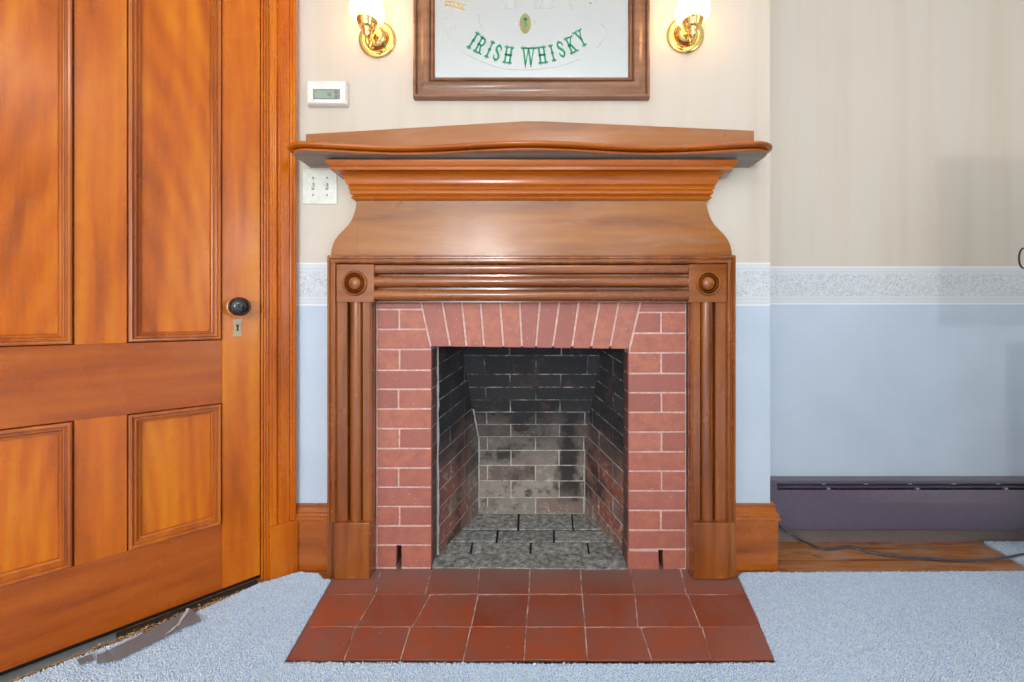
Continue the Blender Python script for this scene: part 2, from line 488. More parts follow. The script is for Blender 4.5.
# back wall with two sash windows, right wall with one
BW = [(-.95, 1.15, .7, 2.5), (1.6, .8, .7, 2.4)]     # centre x, width, sill, head  (back wall)
RW = [(-1.3, 1.1, .5, 2.4)]                                  # centre y (right wall)
bm = bmesh.new(); xs = LP.x-.12
for cx, w, z0, z1 in BW:
    box(bm, xs, cx-w/2, YBK-.12, YBK, -.006, ZC)
    box(bm, cx-w/2, cx+w/2, YBK-.12, YBK, -.006, z0); box(bm, cx-w/2, cx+w/2, YBK-.12, YBK, z1, ZC)
    xs = cx+w/2
box(bm, xs, XR+.12, YBK-.12, YBK, -.006, ZC)
tag(obj('wall_back', bm, ROOMW), kind='structure')
bm = bmesh.new(); ys = YBK
for cy, w, z0, z1 in RW:
    box(bm, XR, XR+.12, ys, cy-w/2, -.006, ZC)
    box(bm, XR, XR+.12, cy-w/2, cy+w/2, -.006, z0); box(bm, XR, XR+.12, cy-w/2, cy+w/2, z1, ZC)
    ys = cy+w/2
box(bm, XR, XR+.12, ys, YA+.1, -.006, ZC)
tag(obj('wall_right', bm, ROOMW), kind='structure')
WHITEW = plain('white_window_paint', (236,236,232), .4)
def window(i, fn, w, z0, z1):
    bm = bmesh.new()
    fr = [(0, -.06), (0, .02), (.05, .02), (.05, -.06)]
    ring(bm, fr, -w/2, w/2, z0, z1, fn)
    zm = (z0+z1)/2
    box(bm, -w/2+.04, w/2-.04, -.05, -.01, zm-.025, zm+.025, fn=fn)
    tag(obj('window_%d' % i, bm, WHITEW), kind='structure')
for i, (cx, w, z0, z1) in enumerate(BW): window(i+1, lambda a, d, z, cx=cx: Vector((cx+a, YBK+d, z)), w, z0, z1)
for i, (cy, w, z0, z1) in enumerate(RW): window(i+3, lambda a, d, z, cy=cy: Vector((XR-d, cy+a, z)), w, z0, z1)

# baseboards
BP = [(0, -.004), (.018, -.004), (.018, .172), (.0235, .174), (.0245, .180), (.0205, .184), (.0205, .188), (.022, .192), (.019, .197),
      (.014, .200), (.0125, .208), (.0105, .216), (.012, .220), (.012, .226), (0, .226)]
bm = bmesh.new(); sweep(bm, [(-.822, YW), (-.684, YW)], BP)
tag(obj('baseboard_left', bm, WD['base'], smooth=25), kind='structure')
bm = bmesh.new(); sweep(bm, [(.690, YW), (XBR, YW), (XBR, YA)], BP)
tag(obj('baseboard_right', bm, WD['base'], smooth=25), kind='structure')

# ------------------------------------------------------------------ door
DM = .5*(TD0+TD1)
dr = empty('door_1', D(DM, 0, .023), math.radians(45))
tag(dr, kind='structure')
DZ0 = .023
cols = [(.1115, .2142), (.4288, .5284), (.743, .845)]           # stile, mullion, stile
PN = [(.2142, .4288), (.5284, .743)]
rows = [(.228, .609), (.8075, 1.94)]
TH = .035
def dbox(t0, t1, z0, z1, d0=-TH, d1=0): return bx(t0, t1, d0, d1, z0, z1, fn=D)
obj('stile', dbox(*cols[0], DZ0, DTOP), WD['door_v'], dr, bevel=.0012)
obj('stile', dbox(*cols[2], DZ0, DTOP), WD['door_v'], dr, bevel=.0012)
obj('mullion', dbox(*cols[1], .2281, .6089), WD['door_v'], dr, bevel=.0008)
obj('mullion', dbox(*cols[1], .8076, 1.94), WD['door_v'], dr, bevel=.0008)
obj('bottom_rail', dbox(.2143, .7429, DZ0, .228), WD['door_h'], dr, bevel=.0008)
obj('lock_rail', dbox(.2143, .7429, .609, .8075), WD['door_h'], dr, bevel=.0008)
obj('top_rail', dbox(.2143, .7429, 1.94, DTOP), WD['door_h'], dr, bevel=.0008)
MP = [(.0022, -.03), (.0022, .004), (.003, .008), (.006, .0098), (.010, .0092), (.0125, .0055), (.0135, .001), (.0155, .001), (.0165, .0035), (.0185, .0035),
      (.0205, -.001), (.0235, -.0065), (.0255, -.0075), (.0275, -.0065), (.029, -.0085), (.029, -.0135), (.029, -.03)]
for z0, z1 in rows:
    for t0, t1 in PN:
        obj('panel', dbox(t0+.001, t1-.001, z0+.001, z1-.001, -.028, -.0150), WD['door_p'], dr)
        bm = bmesh.new(); ring(bm, MP, t0, t1, z0, z1, D)
        obj('panel_moulding', bm, WD['door_m'], dr, smooth=28)
# knob, rose and keyhole plate
NRM = Vector((S2, -S2, 0))
kz = .9125
kb = bmesh.new()
lathe(kb, [(.012, .020), (.016, .024), (.0245, .031), (.0295, .041), (.0305, .050), (.0285, .060), (.0215, .069), (.011, .0735), (0, .0745)], D(.1765, 0, kz), NRM, 36)
kn = obj('knob', kb, BLACKGLOSS, dr, smooth=60); kn['label'] = 'black glazed round knob'
kb = bmesh.new()
lathe(kb, [(.0275, 0), (.0275, .003), (.024, .006), (.016, .008), (.012, .012), (.0105, .020), (.012, .022)], D(.1765, 0, kz), NRM, 32)
obj('rose', kb, OLDBRASS, dr, smooth=40)
kb = bmesh.new()
ep = [(-.0125,.030),(-.007,.027),(0,.029),(.007,.027),(.0125,.030),(.0115,.018),(.0095,.006),(.0095,-.006),(.0115,-.018),(.0125,-.030),(.007,-.027),(0,-.029),(-.007,-.027),(-.0125,-.030),(-.0115,-.018),(-.0095,-.006),(-.0095,.006),(-.0115,.018)]
loops(kb, [[D(.174+a, d, .846+b) for a, b in ep] for d in (0, .0025)])
es = obj('keyhole_plate', kb, OLDBRASS, dr, bevel=.0006)
kb = bmesh.new()
kp = arc(0, .006, .0042, -60, 240, 10)+[(-.0022,-.004), (-.003,-.011), (.003,-.011), (.0022,-.004)]
loops(kb, [[D(.174+a, d, .846+b) for a, b in kp] for d in (.002, .0029)])
obj('keyhole', kb, DARK, es)
# latch scar on the stile edge
obj('latch_plate', bx(.1108, .1115, -.03, -.004, .86, .97, fn=D), OLDBRASS, dr)

# casing round the door
CP = [(.0065, -.002), (.0065, .017), (.0085, .023), (.0125, .0255), (.017, .0245), (.020, .020), (.0215, .0175), (.0245, .0165), (.0265, .0155),
      (.0285, .0175), (.030, .0195), (.054, .0195), (.056, .0175), (.0575, .0135), (.0605, .0125), (.0635, .0145), (.0665, .0185), (.0695, .0195), (.073, .0185), (.0755, .0155),
      (.0785, .0145), (.0815, .0155), (.0845, .0145), (.087, .011), (.0880, .0), (.0880, -.002)]
def casing(bm, mir=False):
    f = (lambda t: t) if not mir else (lambda t: TD0+TD1-t)
    loops(bm, [[D(f(t), d, z) for t, d in CP] for z in (.180, 2.16)])
bm = bmesh.new(); casing(bm); tag(obj('trim_1', bm, WD['door_v'], smooth=24), kind='structure')
bm = bmesh.new(); casing(bm, True); tag(obj('trim_2', bm, WD['door_v'], smooth=24), kind='structure')
bm = bmesh.new()
for t0, t1 in ((.0045, .0885), (TD0+TD1-.0885, TD0+TD1-.0045)):
    pass
box(bm, .0045, .0890, -.002, .0275, -.004, .180, fn=D)
tag(obj('trim_3', bm, WD['door_v'], bevel=.0015), kind='structure')          # plinth block
bm = bmesh.new()                                                             # jamb and stop beads
box(bm, .0885, .0935, -.10, .006, -.004, DTOP, fn=D)
box(bm, .0935, .1015, -.10, -.010, -.004, DTOP, fn=D)
tube(bm, [D(.0965, -.006, .0), D(.0965, -.006, DTOP)], .0045, 10)
tube(bm, [D(.1050, -.004, .0), D(.1050, -.004, DTOP)], .0042, 10)
tag(obj('trim_4', bm, WD['door_v']), kind='structure')
bm = bmesh.new(); box(bm, .0885, TD1+.02, -.11, -.037, -.005, .004, fn=D)
tag(obj('threshold', bm, DARK), kind='structure')
# ------------------------------------------------------------------ under the door: strip, crumbs
bm = bmesh.new()
box(bm, .45, 1.02, -.03, .0085, -.0049, -.0015, fn=D)
tag(obj('metal_threshold_strip', bm, GREYSTRIP, bevel=.001, origin=D(.6, 0, -.005)),
    'dull grey metal strip along the floor under the wooden door', 'threshold strip')
bm = bmesh.new()
for i in range(2600):
    t = random.uniform(.155, .92); d = random.gauss(.025, .009); hi = .031 if t > .5 else .040
    if d < (0.010 if t > .45 else .004) or d > hi: continue
    c = D(t, d, -.002+random.random()*.007); s = random.uniform(.0014, .0052)
    P = [c+Vector((random.uniform(-s, s), random.uniform(-s, s), random.uniform(-s*.6, s*.6))) for _ in range(4)]
    v = [bm.verts.new(p) for p in P]
    for f in ((0,1,2),(0,3,1),(1,3,2),(2,3,0)): bm.faces.new([v[k] for k in f])
tag(obj('debris', bm, DEBRISM, smooth=0), 'crumbly tan debris lying in the gap between door and carpet edge', 'debris', kind='stuff')
bm = bmesh.new()
box(bm, .115, .95, -.03, .0285, -.0059, -.0050, fn=D)
tag(obj('tack_strip', bm, plain('dusty_dark_floor', (66,56,46), .9), origin=D(.5, .01, -.0055)), 'dark dusty strip of bare floor at the foot of the door', 'floor strip')

# ------------------------------------------------------------------ mantelpiece
XC = .005
man = empty('mantelpiece', (XC, YW, 0))
tag(man, 'carved wooden fireplace mantelpiece with serpentine shelf and reeded legs around red brick', 'mantelpiece')
LX0, LX1 = -.6895, -.544                          # left leg outer/inner in x relative to XC
def mx(s, x): return XC+s*x
ZT = 1.0848                                        # top of surround
PZ = ZP(522, 1.398)                                # plinth top
# back-band round legs and head
BBP = [(0, YW), (0, 1.398), (.0035, 1.3935), (.0085, 1.3935), (.011, 1.397), (.0125, 1.4005), (.0155, 1.4005), (.018, 1.397), (.0225, 1.396), (.026, 1.3985), (.0285, 1.404), (.0305, 1.4085), (.0305, YW)]
bm = bmesh.new()
xl, xr = mx(1, -.6885), mx(1, .6885)
L = [[(xl+p, y, PZ-.001), (xl+p, y, ZT-p*.88), (xr-p, y, ZT-p*.88), (xr-p, y, PZ-.001)] for p, y in BBP]
R = [[bm.verts.new(q) for q in l] for l in L]
for a, b in zip(R, R[1:]+R[:1]):
    for i in range(3): bm.faces.new((a[i], a[i+1], b[i+1], b[i]))
bm.faces.new([r[0] for r in R]); bm.faces.new([r[3] for r in R][::-1])
obj('outer_moulding', bm, WD['man_v'], man, smooth=26)
zb0, zb1 = ZP(302.2, 1.402), ZP(264.5, 1.402)      # corner blocks and reeded head
def legprof():
    """(x from outer side of shaft to inner, y)"""
    y = 1.4085
    p = [(-.658, YW-.002), (-.658, y), (-.6535, y), (-.626, y), (-.6245, y+.002), (-.623, y+.020), (-.6195, y+.022)]
    p += [(-.6195+.0205-.0205*math.cos(a), y+.0105-.0150*math.sin(a)) for a in [PI*i/12 for i in range(13)]]
    p += [(-.5785, y+.022), (-.575, y+.020), (-.5735, y+.002), (-.572, y), (-.549, y), (-.5465, y+.003), (-.544, y+.003), (-.544, YW-.012), (-.55, YW-.002)]
    return p
for s in (-1, 1):
    pil = empty('pilaster', (mx(s, .616), 1.42, 0)); pil.parent = man
    pil.location = Vector((mx(s, .616), 1.42, 0))-Vector((XC, YW, 0))
    WM[pil] = Matrix.Translation((mx(s, .616), 1.42, 0))
    bm = bmesh.new(); lp = legprof()
    if s > 0: pass
    loops(bm, [[(mx(-s, x), y, z) for x, y in lp] for z in (PZ, zb0)])
    obj('reeded_shaft', bm, WD['man_v'], pil, smooth=24)
    bm = bmesh.new(); xs_ = sorted((mx(s, .543), mx(s, .6605)))
    box(bm, xs_[0], xs_[1], 1.3895, YW-.002, .001, PZ)
    obj('plinth_block', bm, WD['man_v'], pil, bevel=.002)
    bm = bmesh.new(); xs_ = sorted((mx(s, .661), mx(s, .690)))
    box(bm, xs_[0], xs_[1], 1.399, YW-.002, .001, PZ-.001)
    for xx in (.666, .674): tube(bm, [(mx(s, xx), 1.3985, .002), (mx(s, xx), 1.3985, PZ-.0015)], .0035, 8)
    obj('plinth_return', bm, WD['man_v'], pil, bevel=.001)
    bm = bmesh.new(); xs_ = sorted((mx(s, .531), mx(s, .6575)))
    box(bm, xs_[0], xs_[1], 1.3985, YW-.002, zb0, zb1)
    cb = obj('corner_block', bm, WD['man_h'], pil, bevel=.0012)
    bm = bmesh.new()
    cx_, cz_ = mx(s, .5955), .5*(zb0+zb1)
    rp = [(.043, 0), (.043, .002), (.0415, .006), (.038, .008), (.0345, .006), (.0335, .002), (.0332, -.0015), (.0308, -.0015), (.0303, .003), (.028, .0062), (.0262, .003), (.0258, -.004), (.0240, -.004)]
    rp += [(.0234*math.cos(a), -.003+.015*math.sin(a)) for a in [PI/2*i/7 for i in range(8)]]
    lathe(bm, rp, (cx_, 1.3985, cz_), (0, -1, 0), 40)
    obj('rosette', bm, WD['man_h'], cb, smooth=50)
# reeded head between the corner blocks
bm = bmesh.new(); y0 = 1.412
pr = [(y0+.036, zb1), (y0, zb1)]
def half(zc, hh, dep, n=10): return [(y0-dep*math.sin(a), zc+hh*math.cos(a)) for a in [PI*i/n for i in range(n+1)]]
def zz(py): return ZP(py, 1.402)
pr += [(y0-.008, zz(265.2)), (y0-.010, zz(267)), (y0-.008, zz(270.5)), (y0-.004, zz(272.6)), (y0+.002, zz(273.2)), (y0+.022, zz(273.4)), (y0+.022, zz(275.6))]
pr += half(zz(281.3), zz(276)-zz(281.3), .016)
pr += [(y0+.022, zz(286.9)), (y0+.022, zz(289.2))]
pr += half(zz(294.8), zz(289.4)-zz(294.8), .016)
pr += [(y0+.022, zz(300.4)), (y0+.022, zz(301.2)), (y0+.006, zz(301.3)), (y0+.006, zb0), (y0+.036, zb0)]
loops(bm, [[(x, y, z) for y, z in pr] for x in (mx(-1, .5312), mx(1, .5312))])
obj('reeded_head', bm, WD['man_h'], man, smooth=28)
# frieze board with ogee ends
YF = 1.430
def fz(py): return ZP(py, YF)
og = [(.692, 255.6), (.690, 250), (.685, 244.5), (.6765, 239.3), (.664, 234.5), (.648, 230), (.632, 225.2), (.620, 219.8), (.611, 213), (.6055, 207), (.603, 199.5)]
zs = [(x, fz(p)) for x, p in og]
obj('frieze_board', bx(mx(-1, .603), mx(1, .603), YF, YW-.002, zs[0][1], zs[-1][1]), WD['worn'], man)
for s in (-1, 1):
    bm = bmesh.new()
    pts = [(.6035, zs[0][1])]+zs
    loops(bm, [[(mx(s, x), y, z) for x, z in pts] for y in (YF+.0004, YW-.002)])
    obj('scroll_end', bm, WD['worn'], man, smooth=30, bevel=.001)
obj('frieze_ledge', bx(mx(-1, .6885), mx(1, .6885), 1.399, YW-.002, ZT-.0215, ZT+.004), WD['man_h'], man, bevel=.002)
# crown moulding under the shelf
def cz(py, o): return ZP(py, YF-o)
cr = [(0, cz(200.8, 0)), (.006, cz(200.2, .006))]
cr += [(.006+.007*math.sin(PI*i/6), cz(199.6-4.0*i/6, .010)) for i in range(7)]
cr += [(.0085, cz(195, .009)), (.0135, cz(194.4, .013)), (.0165, cz(193, .016)), (.0165, cz(191.5, .016)), (.0135, cz(190.4, .0135)), (.0135, cz(189.8, .0135)),
       (.0185, cz(189.2, .018)), (.0205, cz(187.8, .02)), (.0185, cz(186, .019)), (.0175, cz(185.4, .018)), (.0225, cz(184.6, .022)), (.0255, cz(183, .025))]
ocx, hz0, hz1 = .057, cz(182.2, .026), cz(170.2, .056)
for i in range(13):                                            # the big cove
    a = PI/2*i/12
    cr.append((.026+.031*(1-math.cos(a)), hz0+(hz1-hz0)*math.sin(a)))
cr += [(.061, cz(169.6, .061)), (.061, cz(166.6, .061)), (.064, cz(165.8, .064)), (.0685, cz(163.4, .068)), (.0715, cz(161, .071)), (.0725, cz(159.6, .072)), (.0700, cz(159.2, .072)), (.050, cz(159.0, .072)), (.046, 1.4035)]
cr.append((0, 1.4035))
bm = bmesh.new()
sweep(bm, [(mx(-1, .603), YW), (mx(-1, .603), YF), (mx(1, .603), YF), (mx(1, .603), YW)], cr)
obj('crown_moulding', bm, WD['crown'], man, smooth=24)
# serpentine shelf
def shelf_plan():
    pts = [(-.765, YW-.001), (-.765, 1.375)]
    r = .052
    yf = lambda x: 1.3265-.0185*math.cos(2*PI*x/.80)
    y_c = yf(.71)+r
    pts += [(-.765+r-r*math.cos(a), y_c-r*math.sin(a)) for a in [PI/2*i/8 for i in range(9)]]
    pts += [(x, yf(x)) for x in np.linspace(-.70, .70, 71)]
    pts += [(.765-r+r*math.sin(a), y_c-r*math.cos(a)) for a in [PI/2*i/8 for i in range(9)]]
    pts += [(.765, 1.375), (.765, YW-.001)]
    return pts
sp = [(.0, 1.404), (.005, 1.404), (.0065, 1.4055), (.0075, 1.4090), (.0055, 1.4110), (-.003, 1.4115), (-.003, 1.4140), (.008, 1.4145), (.012, 1.4150), (.017, 1.4165), (.0205, 1.4195), (.0215, 1.4228), (.0205, 1.4265), (.0165, 1.4295), (.011, 1.4312), (.004, 1.4318)]
P0 = shelf_plan()
bm = bmesh.new()
L = []
for o, z in sp:
    q = mitre(P0, o); q[0] = (q[0][0], YW-.001); q[-1] = (q[-1][0], YW-.001)
    L.append([(x, y, z) for x, y in q])
loops(bm, L)
for f in bm.faces:
    if all(abs(v.co.z-1.404) < 1e-5 for v in f.verts): f.material_index = 1
obj('shelf', bm, [WD['crown'], RAW], man, smooth=40)
# low pediment board standing on the shelf at the back
bm = bmesh.new()
pb = [(-.777, 1.432), (.777, 1.432), (.777, ZP(130.9, 1.44)), (.05, ZP(121.6, 1.44)), (-.02, ZP(121.4, 1.44)), (-.777, ZP(134.3, 1.44))]
loops(bm, [[(x, y, z) for x, z in pb] for y in (1.438, YW-.001)])
obj('back_board', bm, WD['worn'], man, bevel=.001)

# ------------------------------------------------------------------ brick fireplace
fp = empty('brick_fireplace', (XC, YB, 0))
tag(fp, 'red brick fireplace face with flat arch and sooty black firebox', 'fireplace')
G = .0028                                            # half mortar joint
def brick(bm, quad, depth=.10, g=G, j=.0012):
    """quad: four px corners on the face (bl, br, tr, tl)"""
    c = [W(px, py, YB) for px, py in quad]
    m = sum(c, Vector())/4
    front = []
    for p in c:
        dx = -g if p.x > m.x else g; dz = -g if p.z > m.z else g
        front.append(p+Vector((dx, random.uniform(-j, j), dz)))
    hexa(bm, front+[p+Vector((0, depth, 0)) for p in front])
LH = [302, 309.5, 329.4, 349.4, 370.3, 389.3, 409, 428.7, 448.6, 468.2, 487.4, 506.6, 526, 545.2, 568.2]
RH = [302, 312.4, 333.2, 352.8, 373.5, 392.7, 412.4, 432, 452, 471.2, 491, 510.6, 530.3, 549.7, 572]
bm = bmesh.new(); bmr = bmesh.new()
def skl(y): return 420.6+(y-302)*(430.6-420.6)/(347-302)      # left skewback
def skr(y): return 641.0+(y-302)*(629.6-641.0)/(350-302)
DR = YB+.082-YB
for i in range(14):
    a, b = LH[i], LH[i+1]
    if i < 3: ra, rb = (skl(a), skl(min(b, 348)))
    else: ra = rb = 432.2
    j = 398.6+random.uniform(-1, 1)
    if i % 2 == 1:
        jj = j if i != 13 else 397
        j2 = jj if i != 13 else 400.5
        brick(bm, [(376.4, b), (jj, b), (jj, a), (376.4, a)], .082)
        brick(bm, [(j2, b), (rb, b), (ra, a), (j2, a)], .082)
    else:
        brick(bm, [(376.4, b), (rb, b), (ra, a), (376.4, a)], .082)
    a, b = RH[i], RH[i+1]
    if i < 3: ra, rb = skr(a), skr(min(b, 351))
    else: ra = rb = 627.6
    if i % 2 == 1:
        jj = 661.8+random.uniform(-.8, .8)
        if i == 13:
            brick(bmr, [(627.0, b), (660.0, b), (659.5, a+1.5), (627.0, a+1.0)], .09)
            brick(bmr, [(662.5, b-1), (686.2, b-3), (686.2, a), (662, a)], .082)
        else:
            brick(bmr, [(rb, b), (jj, b), (jj, a), (ra, a)], .082)
            brick(bmr, [(jj, b), (686.2, b), (686.2, a), (jj, a)], .082)
    else:
        brick(bmr, [(rb, b), (686.2, b), (686.2, a), (ra, a)], .082)
obj('brick_column', bm, MAT_BRICK, fp, bevel=.0022, smooth=40)
obj('brick_column', bmr, MAT_BRICK, fp, bevel=.0022, smooth=40)
bm = bmesh.new()
AT = [420.6, 442, 461.7, 480.4, 500, 519.6, 540, 559.5, 579, 600, 619, 641]
AB = [430.6, 450, 466.5, 484, 503.4, 522, 535.8, 552.7, 572, 591, 610, 629.6]
for i in range(11):
    yl = 347.3+2.6*i/11; yr = 347.3+2.6*(i+1)/11
    brick(bm, [(AB[i], yl), (AB[i+1], yr), (AT[i+1], 301), (AT[i], 301)], .082, .0032)
obj('flat_arch', bm, MAT_BRICK, fp, bevel=.0022, smooth=40)
# mortar bed behind the face bricks, flush joints
xa, xb, xo, xp_ = XP(376.2, YB), XP(432.2, YB)-.0055, XP(627.6, YB)+.0055, XP(686.4, YB)
zl = ZP(348.5, YB); zg, zh = ZP(545.6, YB), ZP(550.2, YB)
ym0, ym1 = YB+.0022, YB+.079
bm = bmesh.new()
box(bm, xa, xb, ym0, ym1, zg, zl+.008); box(bm, xo, xp_, ym0, ym1, zh, zl+.008)
box(bm, xa, xp_, ym0, ym1, zl+.008, .955)
box(bm, xa, XP(397, YB)-.003, ym0, ym1, 0, zg); box(bm, XP(400.5, YB)+.003, xb, ym0, ym1, 0, zg)
box(bm, xo, XP(659.5, YB)-.003, ym0, ym1, -.004, zh); box(bm, XP(662.5, YB)+.003, xp_, ym0, ym1, -.004, zh)
obj('mortar', bm, MAT_MORTAR, fp)
obj('rear_backing', bx(xa, xb, ym1+.0005, ym1+.004, 0, .2), DARK, fp)
obj('rear_backing', bx(xo, xp_, ym1+.0005, ym1+.004, -.004, .2), DARK, fp)
# firebox
Y1, Y2 = YB+.084, 1.854
XL1, XL2 = XP(437.5, Y1), XP(478.5, Y2)
XR1, XR2 = XP(625.5, Y1), XP(585.0, Y2)
def sx(side, y):
    a, b = (XL1, XL2) if side < 0 else (XR1, XR2)
    return a+(b-a)*(y-Y1)/(Y2-Y1)
def ybk(z):
    if z < .33: return Y2
    if z < .66: return Y2+(1.737-Y2)*(z-.33)/.33
    return 1.737-(z-.66)*.25
bmm = bmesh.new()
for side in (-1, 1):
    bm = bmesh.new()
    zf = [.0]+[.030+.0672*k for k in range(13)]
    zk = [.0]+[.074+.0700*k for k in range(13)]
    for i in range(13):
        f0, f1, k0, k1 = zf[i]+.0022, zf[i+1]-.0022, zk[i]+.0022, zk[i+1]-.0022
        cuts = [0, .62, 1.0, 1.3] if i % 2 else [0, .28, .80, 1.3]
        for u0, u1 in zip(cuts[:-1], cuts[1:]):
            P = []
            for (u, z0_, z1_) in ((u0+.007, f0+(k0-f0)*u0, f1+(k1-f1)*u0), (u1-.007, f0+(k0-f0)*u1, f1+(k1-f1)*u1)):
                y = Y1+u*(Y2-Y1); x = sx(side, y)
                P.append((Vector((x, y, z0_)), Vector((x, y, z1_))))
            nn = Vector((side*.05, 0, 0)); jit = Vector((random.uniform(-.001, .001), 0, 0))
            (a0, a1), (b0, b1) = P
            hexa(bm, [a0+jit, b0+jit, b0+nn, a0+nn, a1+jit, b1+jit, b1+nn, a1+nn])
    obj('firebox_side', bm, MAT_SOOT, fp, bevel=.002)
    # mortar plane
    ya, yb_ = Y1-.003, Y2+.10
    o = side*.0022
    hexa(bmm, [(sx(side, ya)+o, ya, 0), (sx(side, yb_)+o, yb_, 0), (sx(side, yb_)+side*.06, yb_, 0), (sx(side, ya)+side*.06, ya, 0),
               (sx(side, ya)+o, ya, .95), (sx(side, yb_)+o, yb_, .95), (sx(side, yb_)+side*.06, yb_, .95), (sx(side, ya)+side*.06, ya, .95)])
bm = bmesh.new()
zr = [0, .0735, .1474, .2165, .284, .3467, .4065, .466, .523, .581, .639, .72, .80, .88, .95]
for i in range(14):
    z0_, z1_ = zr[i]+.0022, zr[i+1]-.0022
    off = .0 if i % 2 else -.105
    jx = [-.70]+[XP(511, Y2)+off+.215*k for k in range(-3, 5)]
    for a, b in zip(jx[:-1], jx[1:]):
        lo_, hi_ = max(a, -.36), min(b, .38)
        if hi_-lo_ < .02: continue
        ja = random.uniform(-.0012, .0012)
        ya, yb_ = ybk(z0_)+ja, ybk(z1_)+ja
        hexa(bm, [(lo_+.0024, ya, z0_), (hi_-.0024, ya, z0_), (hi_-.0024, ya+.08, z0_), (lo_+.0024, ya+.08, z0_),
                  (lo_+.0024, yb_, z1_), (hi_-.0024, yb_, z1_), (hi_-.0024, yb_+.08, z1_), (lo_+.0024, yb_+.08, z1_)])
for za, zb_ in ((0, .33), (.33, .66), (.66, .95)):
    ya, yb_ = ybk(za)+.0026, ybk(zb_-.0001)+.0026
    hexa(bmm, [(-.36, ya, za), (.38, ya, za), (.38, ya+.07, za), (-.36, ya+.07, za), (-.36, yb_, zb_), (.38, yb_, zb_), (.38, yb_+.07, zb_), (-.36, yb_+.07, zb_)])
obj('firebox_back', bm, MAT_SOOT, fp, bevel=.002)
# pale mortar smears at the corners
obj('firebox_mortar', bmm, MAT_SOOTM, fp)
def smear(x, y, z0, z1, r0, n=26):
    P = []; rr = []
    for k in range(n+1):
        z = z0+(z1-z0)*k/n
        P.append((x(z)+random.uniform(-.0012, .0012), y(z)+random.uniform(-.001, .001), z)); rr.append(r0*random.uniform(.45, 1.1))
    bm = bmesh.new(); tube(bm, P, rr, 8); obj('mortar_smear', bm, SMEAR, fp, smooth=60)
smear(lambda z: XL1+.002, lambda z: Y1-.002, .005, .80, .0058)
smear(lambda z: XR1-.002, lambda z: Y1-.002, .005, .80, .0040)
smear(lambda z: sx(-1, ybk(z))+.003, lambda z: ybk(z)-.002, .03, .48, .0052)
smear(lambda z: sx(1, ybk(z))-.002, lambda z: ybk(z)-.002, .01, .28, .0035)
bm = bmesh.new()
box(bm, -.42, .44, Y1-.08, 1.98, .95, .975); box(bm, -.42, -.37, Y1+.005, 1.98, 0, .95); box(bm, .385, .44, Y1+.005, 1.98, 0, .95); box(bm, -.42, .44, 1.95, 1.98, 0, .95)
obj('smoke_chamber', bm, plain('soot_black', (16,16,17), .95), fp)
# firebox floor: loose grey bricks laid flat
bm = bmesh.new()
def floor_brick(px0, px1, y0p, y1p, dz=0, gap=.002):
    a, b, c, d = FL(px0[0], y0p), FL(px1[0], y0p), FL(px1[1], y1p), FL(px0[1], y1p)
    m = (a+b+c+d)/4
    q = [m+(p-m)*(1-gap/.1) for p in (a, b, c, d)]
    t = [random.uniform(-.0015, .0015)+dz for _ in range(4)]
    hexa(bm, [p+Vector((0,0,-.02)) for p in q]+[p+Vector((0,0,tt)) for p, tt in zip(q, t)])
R1 = [(425, 430), (470.2, 472.3), (530.4, 531), (589.5, 587.5), (640, 628)]
R2 = [(432, 448), (496.5, 497.8), (554, 554), (618, 606)]
R3 = [(448, 470), (518.4, 518.8), (573.5, 572), (612, 596)]
for rr, (ya, yb_) in ((R1, (555, 542.2)), (R2, (541.6, 530.3)), (R3, (529.6, 513))):
    for k in range(len(rr)-1):
        floor_brick(rr[k], rr[k+1], ya, yb_, random.uniform(-.002, .002), .0035)
obj('firebox_floor', bm, MAT_ASH, fp, bevel=.003)
bm = bmesh.new()
a = [FL(433.5, 568.3), FL(627.5, 569.5), FL(636, 554.6), FL(425, 554.6)]
N = 40
top = []
for r_ in range(5):
    rowp = []
    for k in range(N+1):
        u, v = k/N, r_/4
        p = (a[0]*(1-u)+a[1]*u)*(1-v)+(a[3]*(1-u)+a[2]*u)*v
        rowp.append(bm.verts.new(p+Vector((0, random.uniform(-.0015, .0015), .003+random.uniform(-.0015, .002)))))
    top.append(rowp)
for r_ in range(4):
    for k in range(N): bm.faces.new((top[r_][k], top[r_][k+1], top[r_+1][k+1], top[r_+1][k]))
ext = bmesh.ops.extrude_face_region(bm, geom=list(bm.faces))
for v in [g for g in ext['geom'] if isinstance(g, bmesh.types.BMVert)]: v.co.z -= .02
obj('ash_sill', bm, MAT_ASH, fp)
bm = bmesh.new()
box(bm, XL1-.02, XR1+.02, YB, 1.9, -.03, -.0045)
obj('under_bed', bm, DARK, fp)

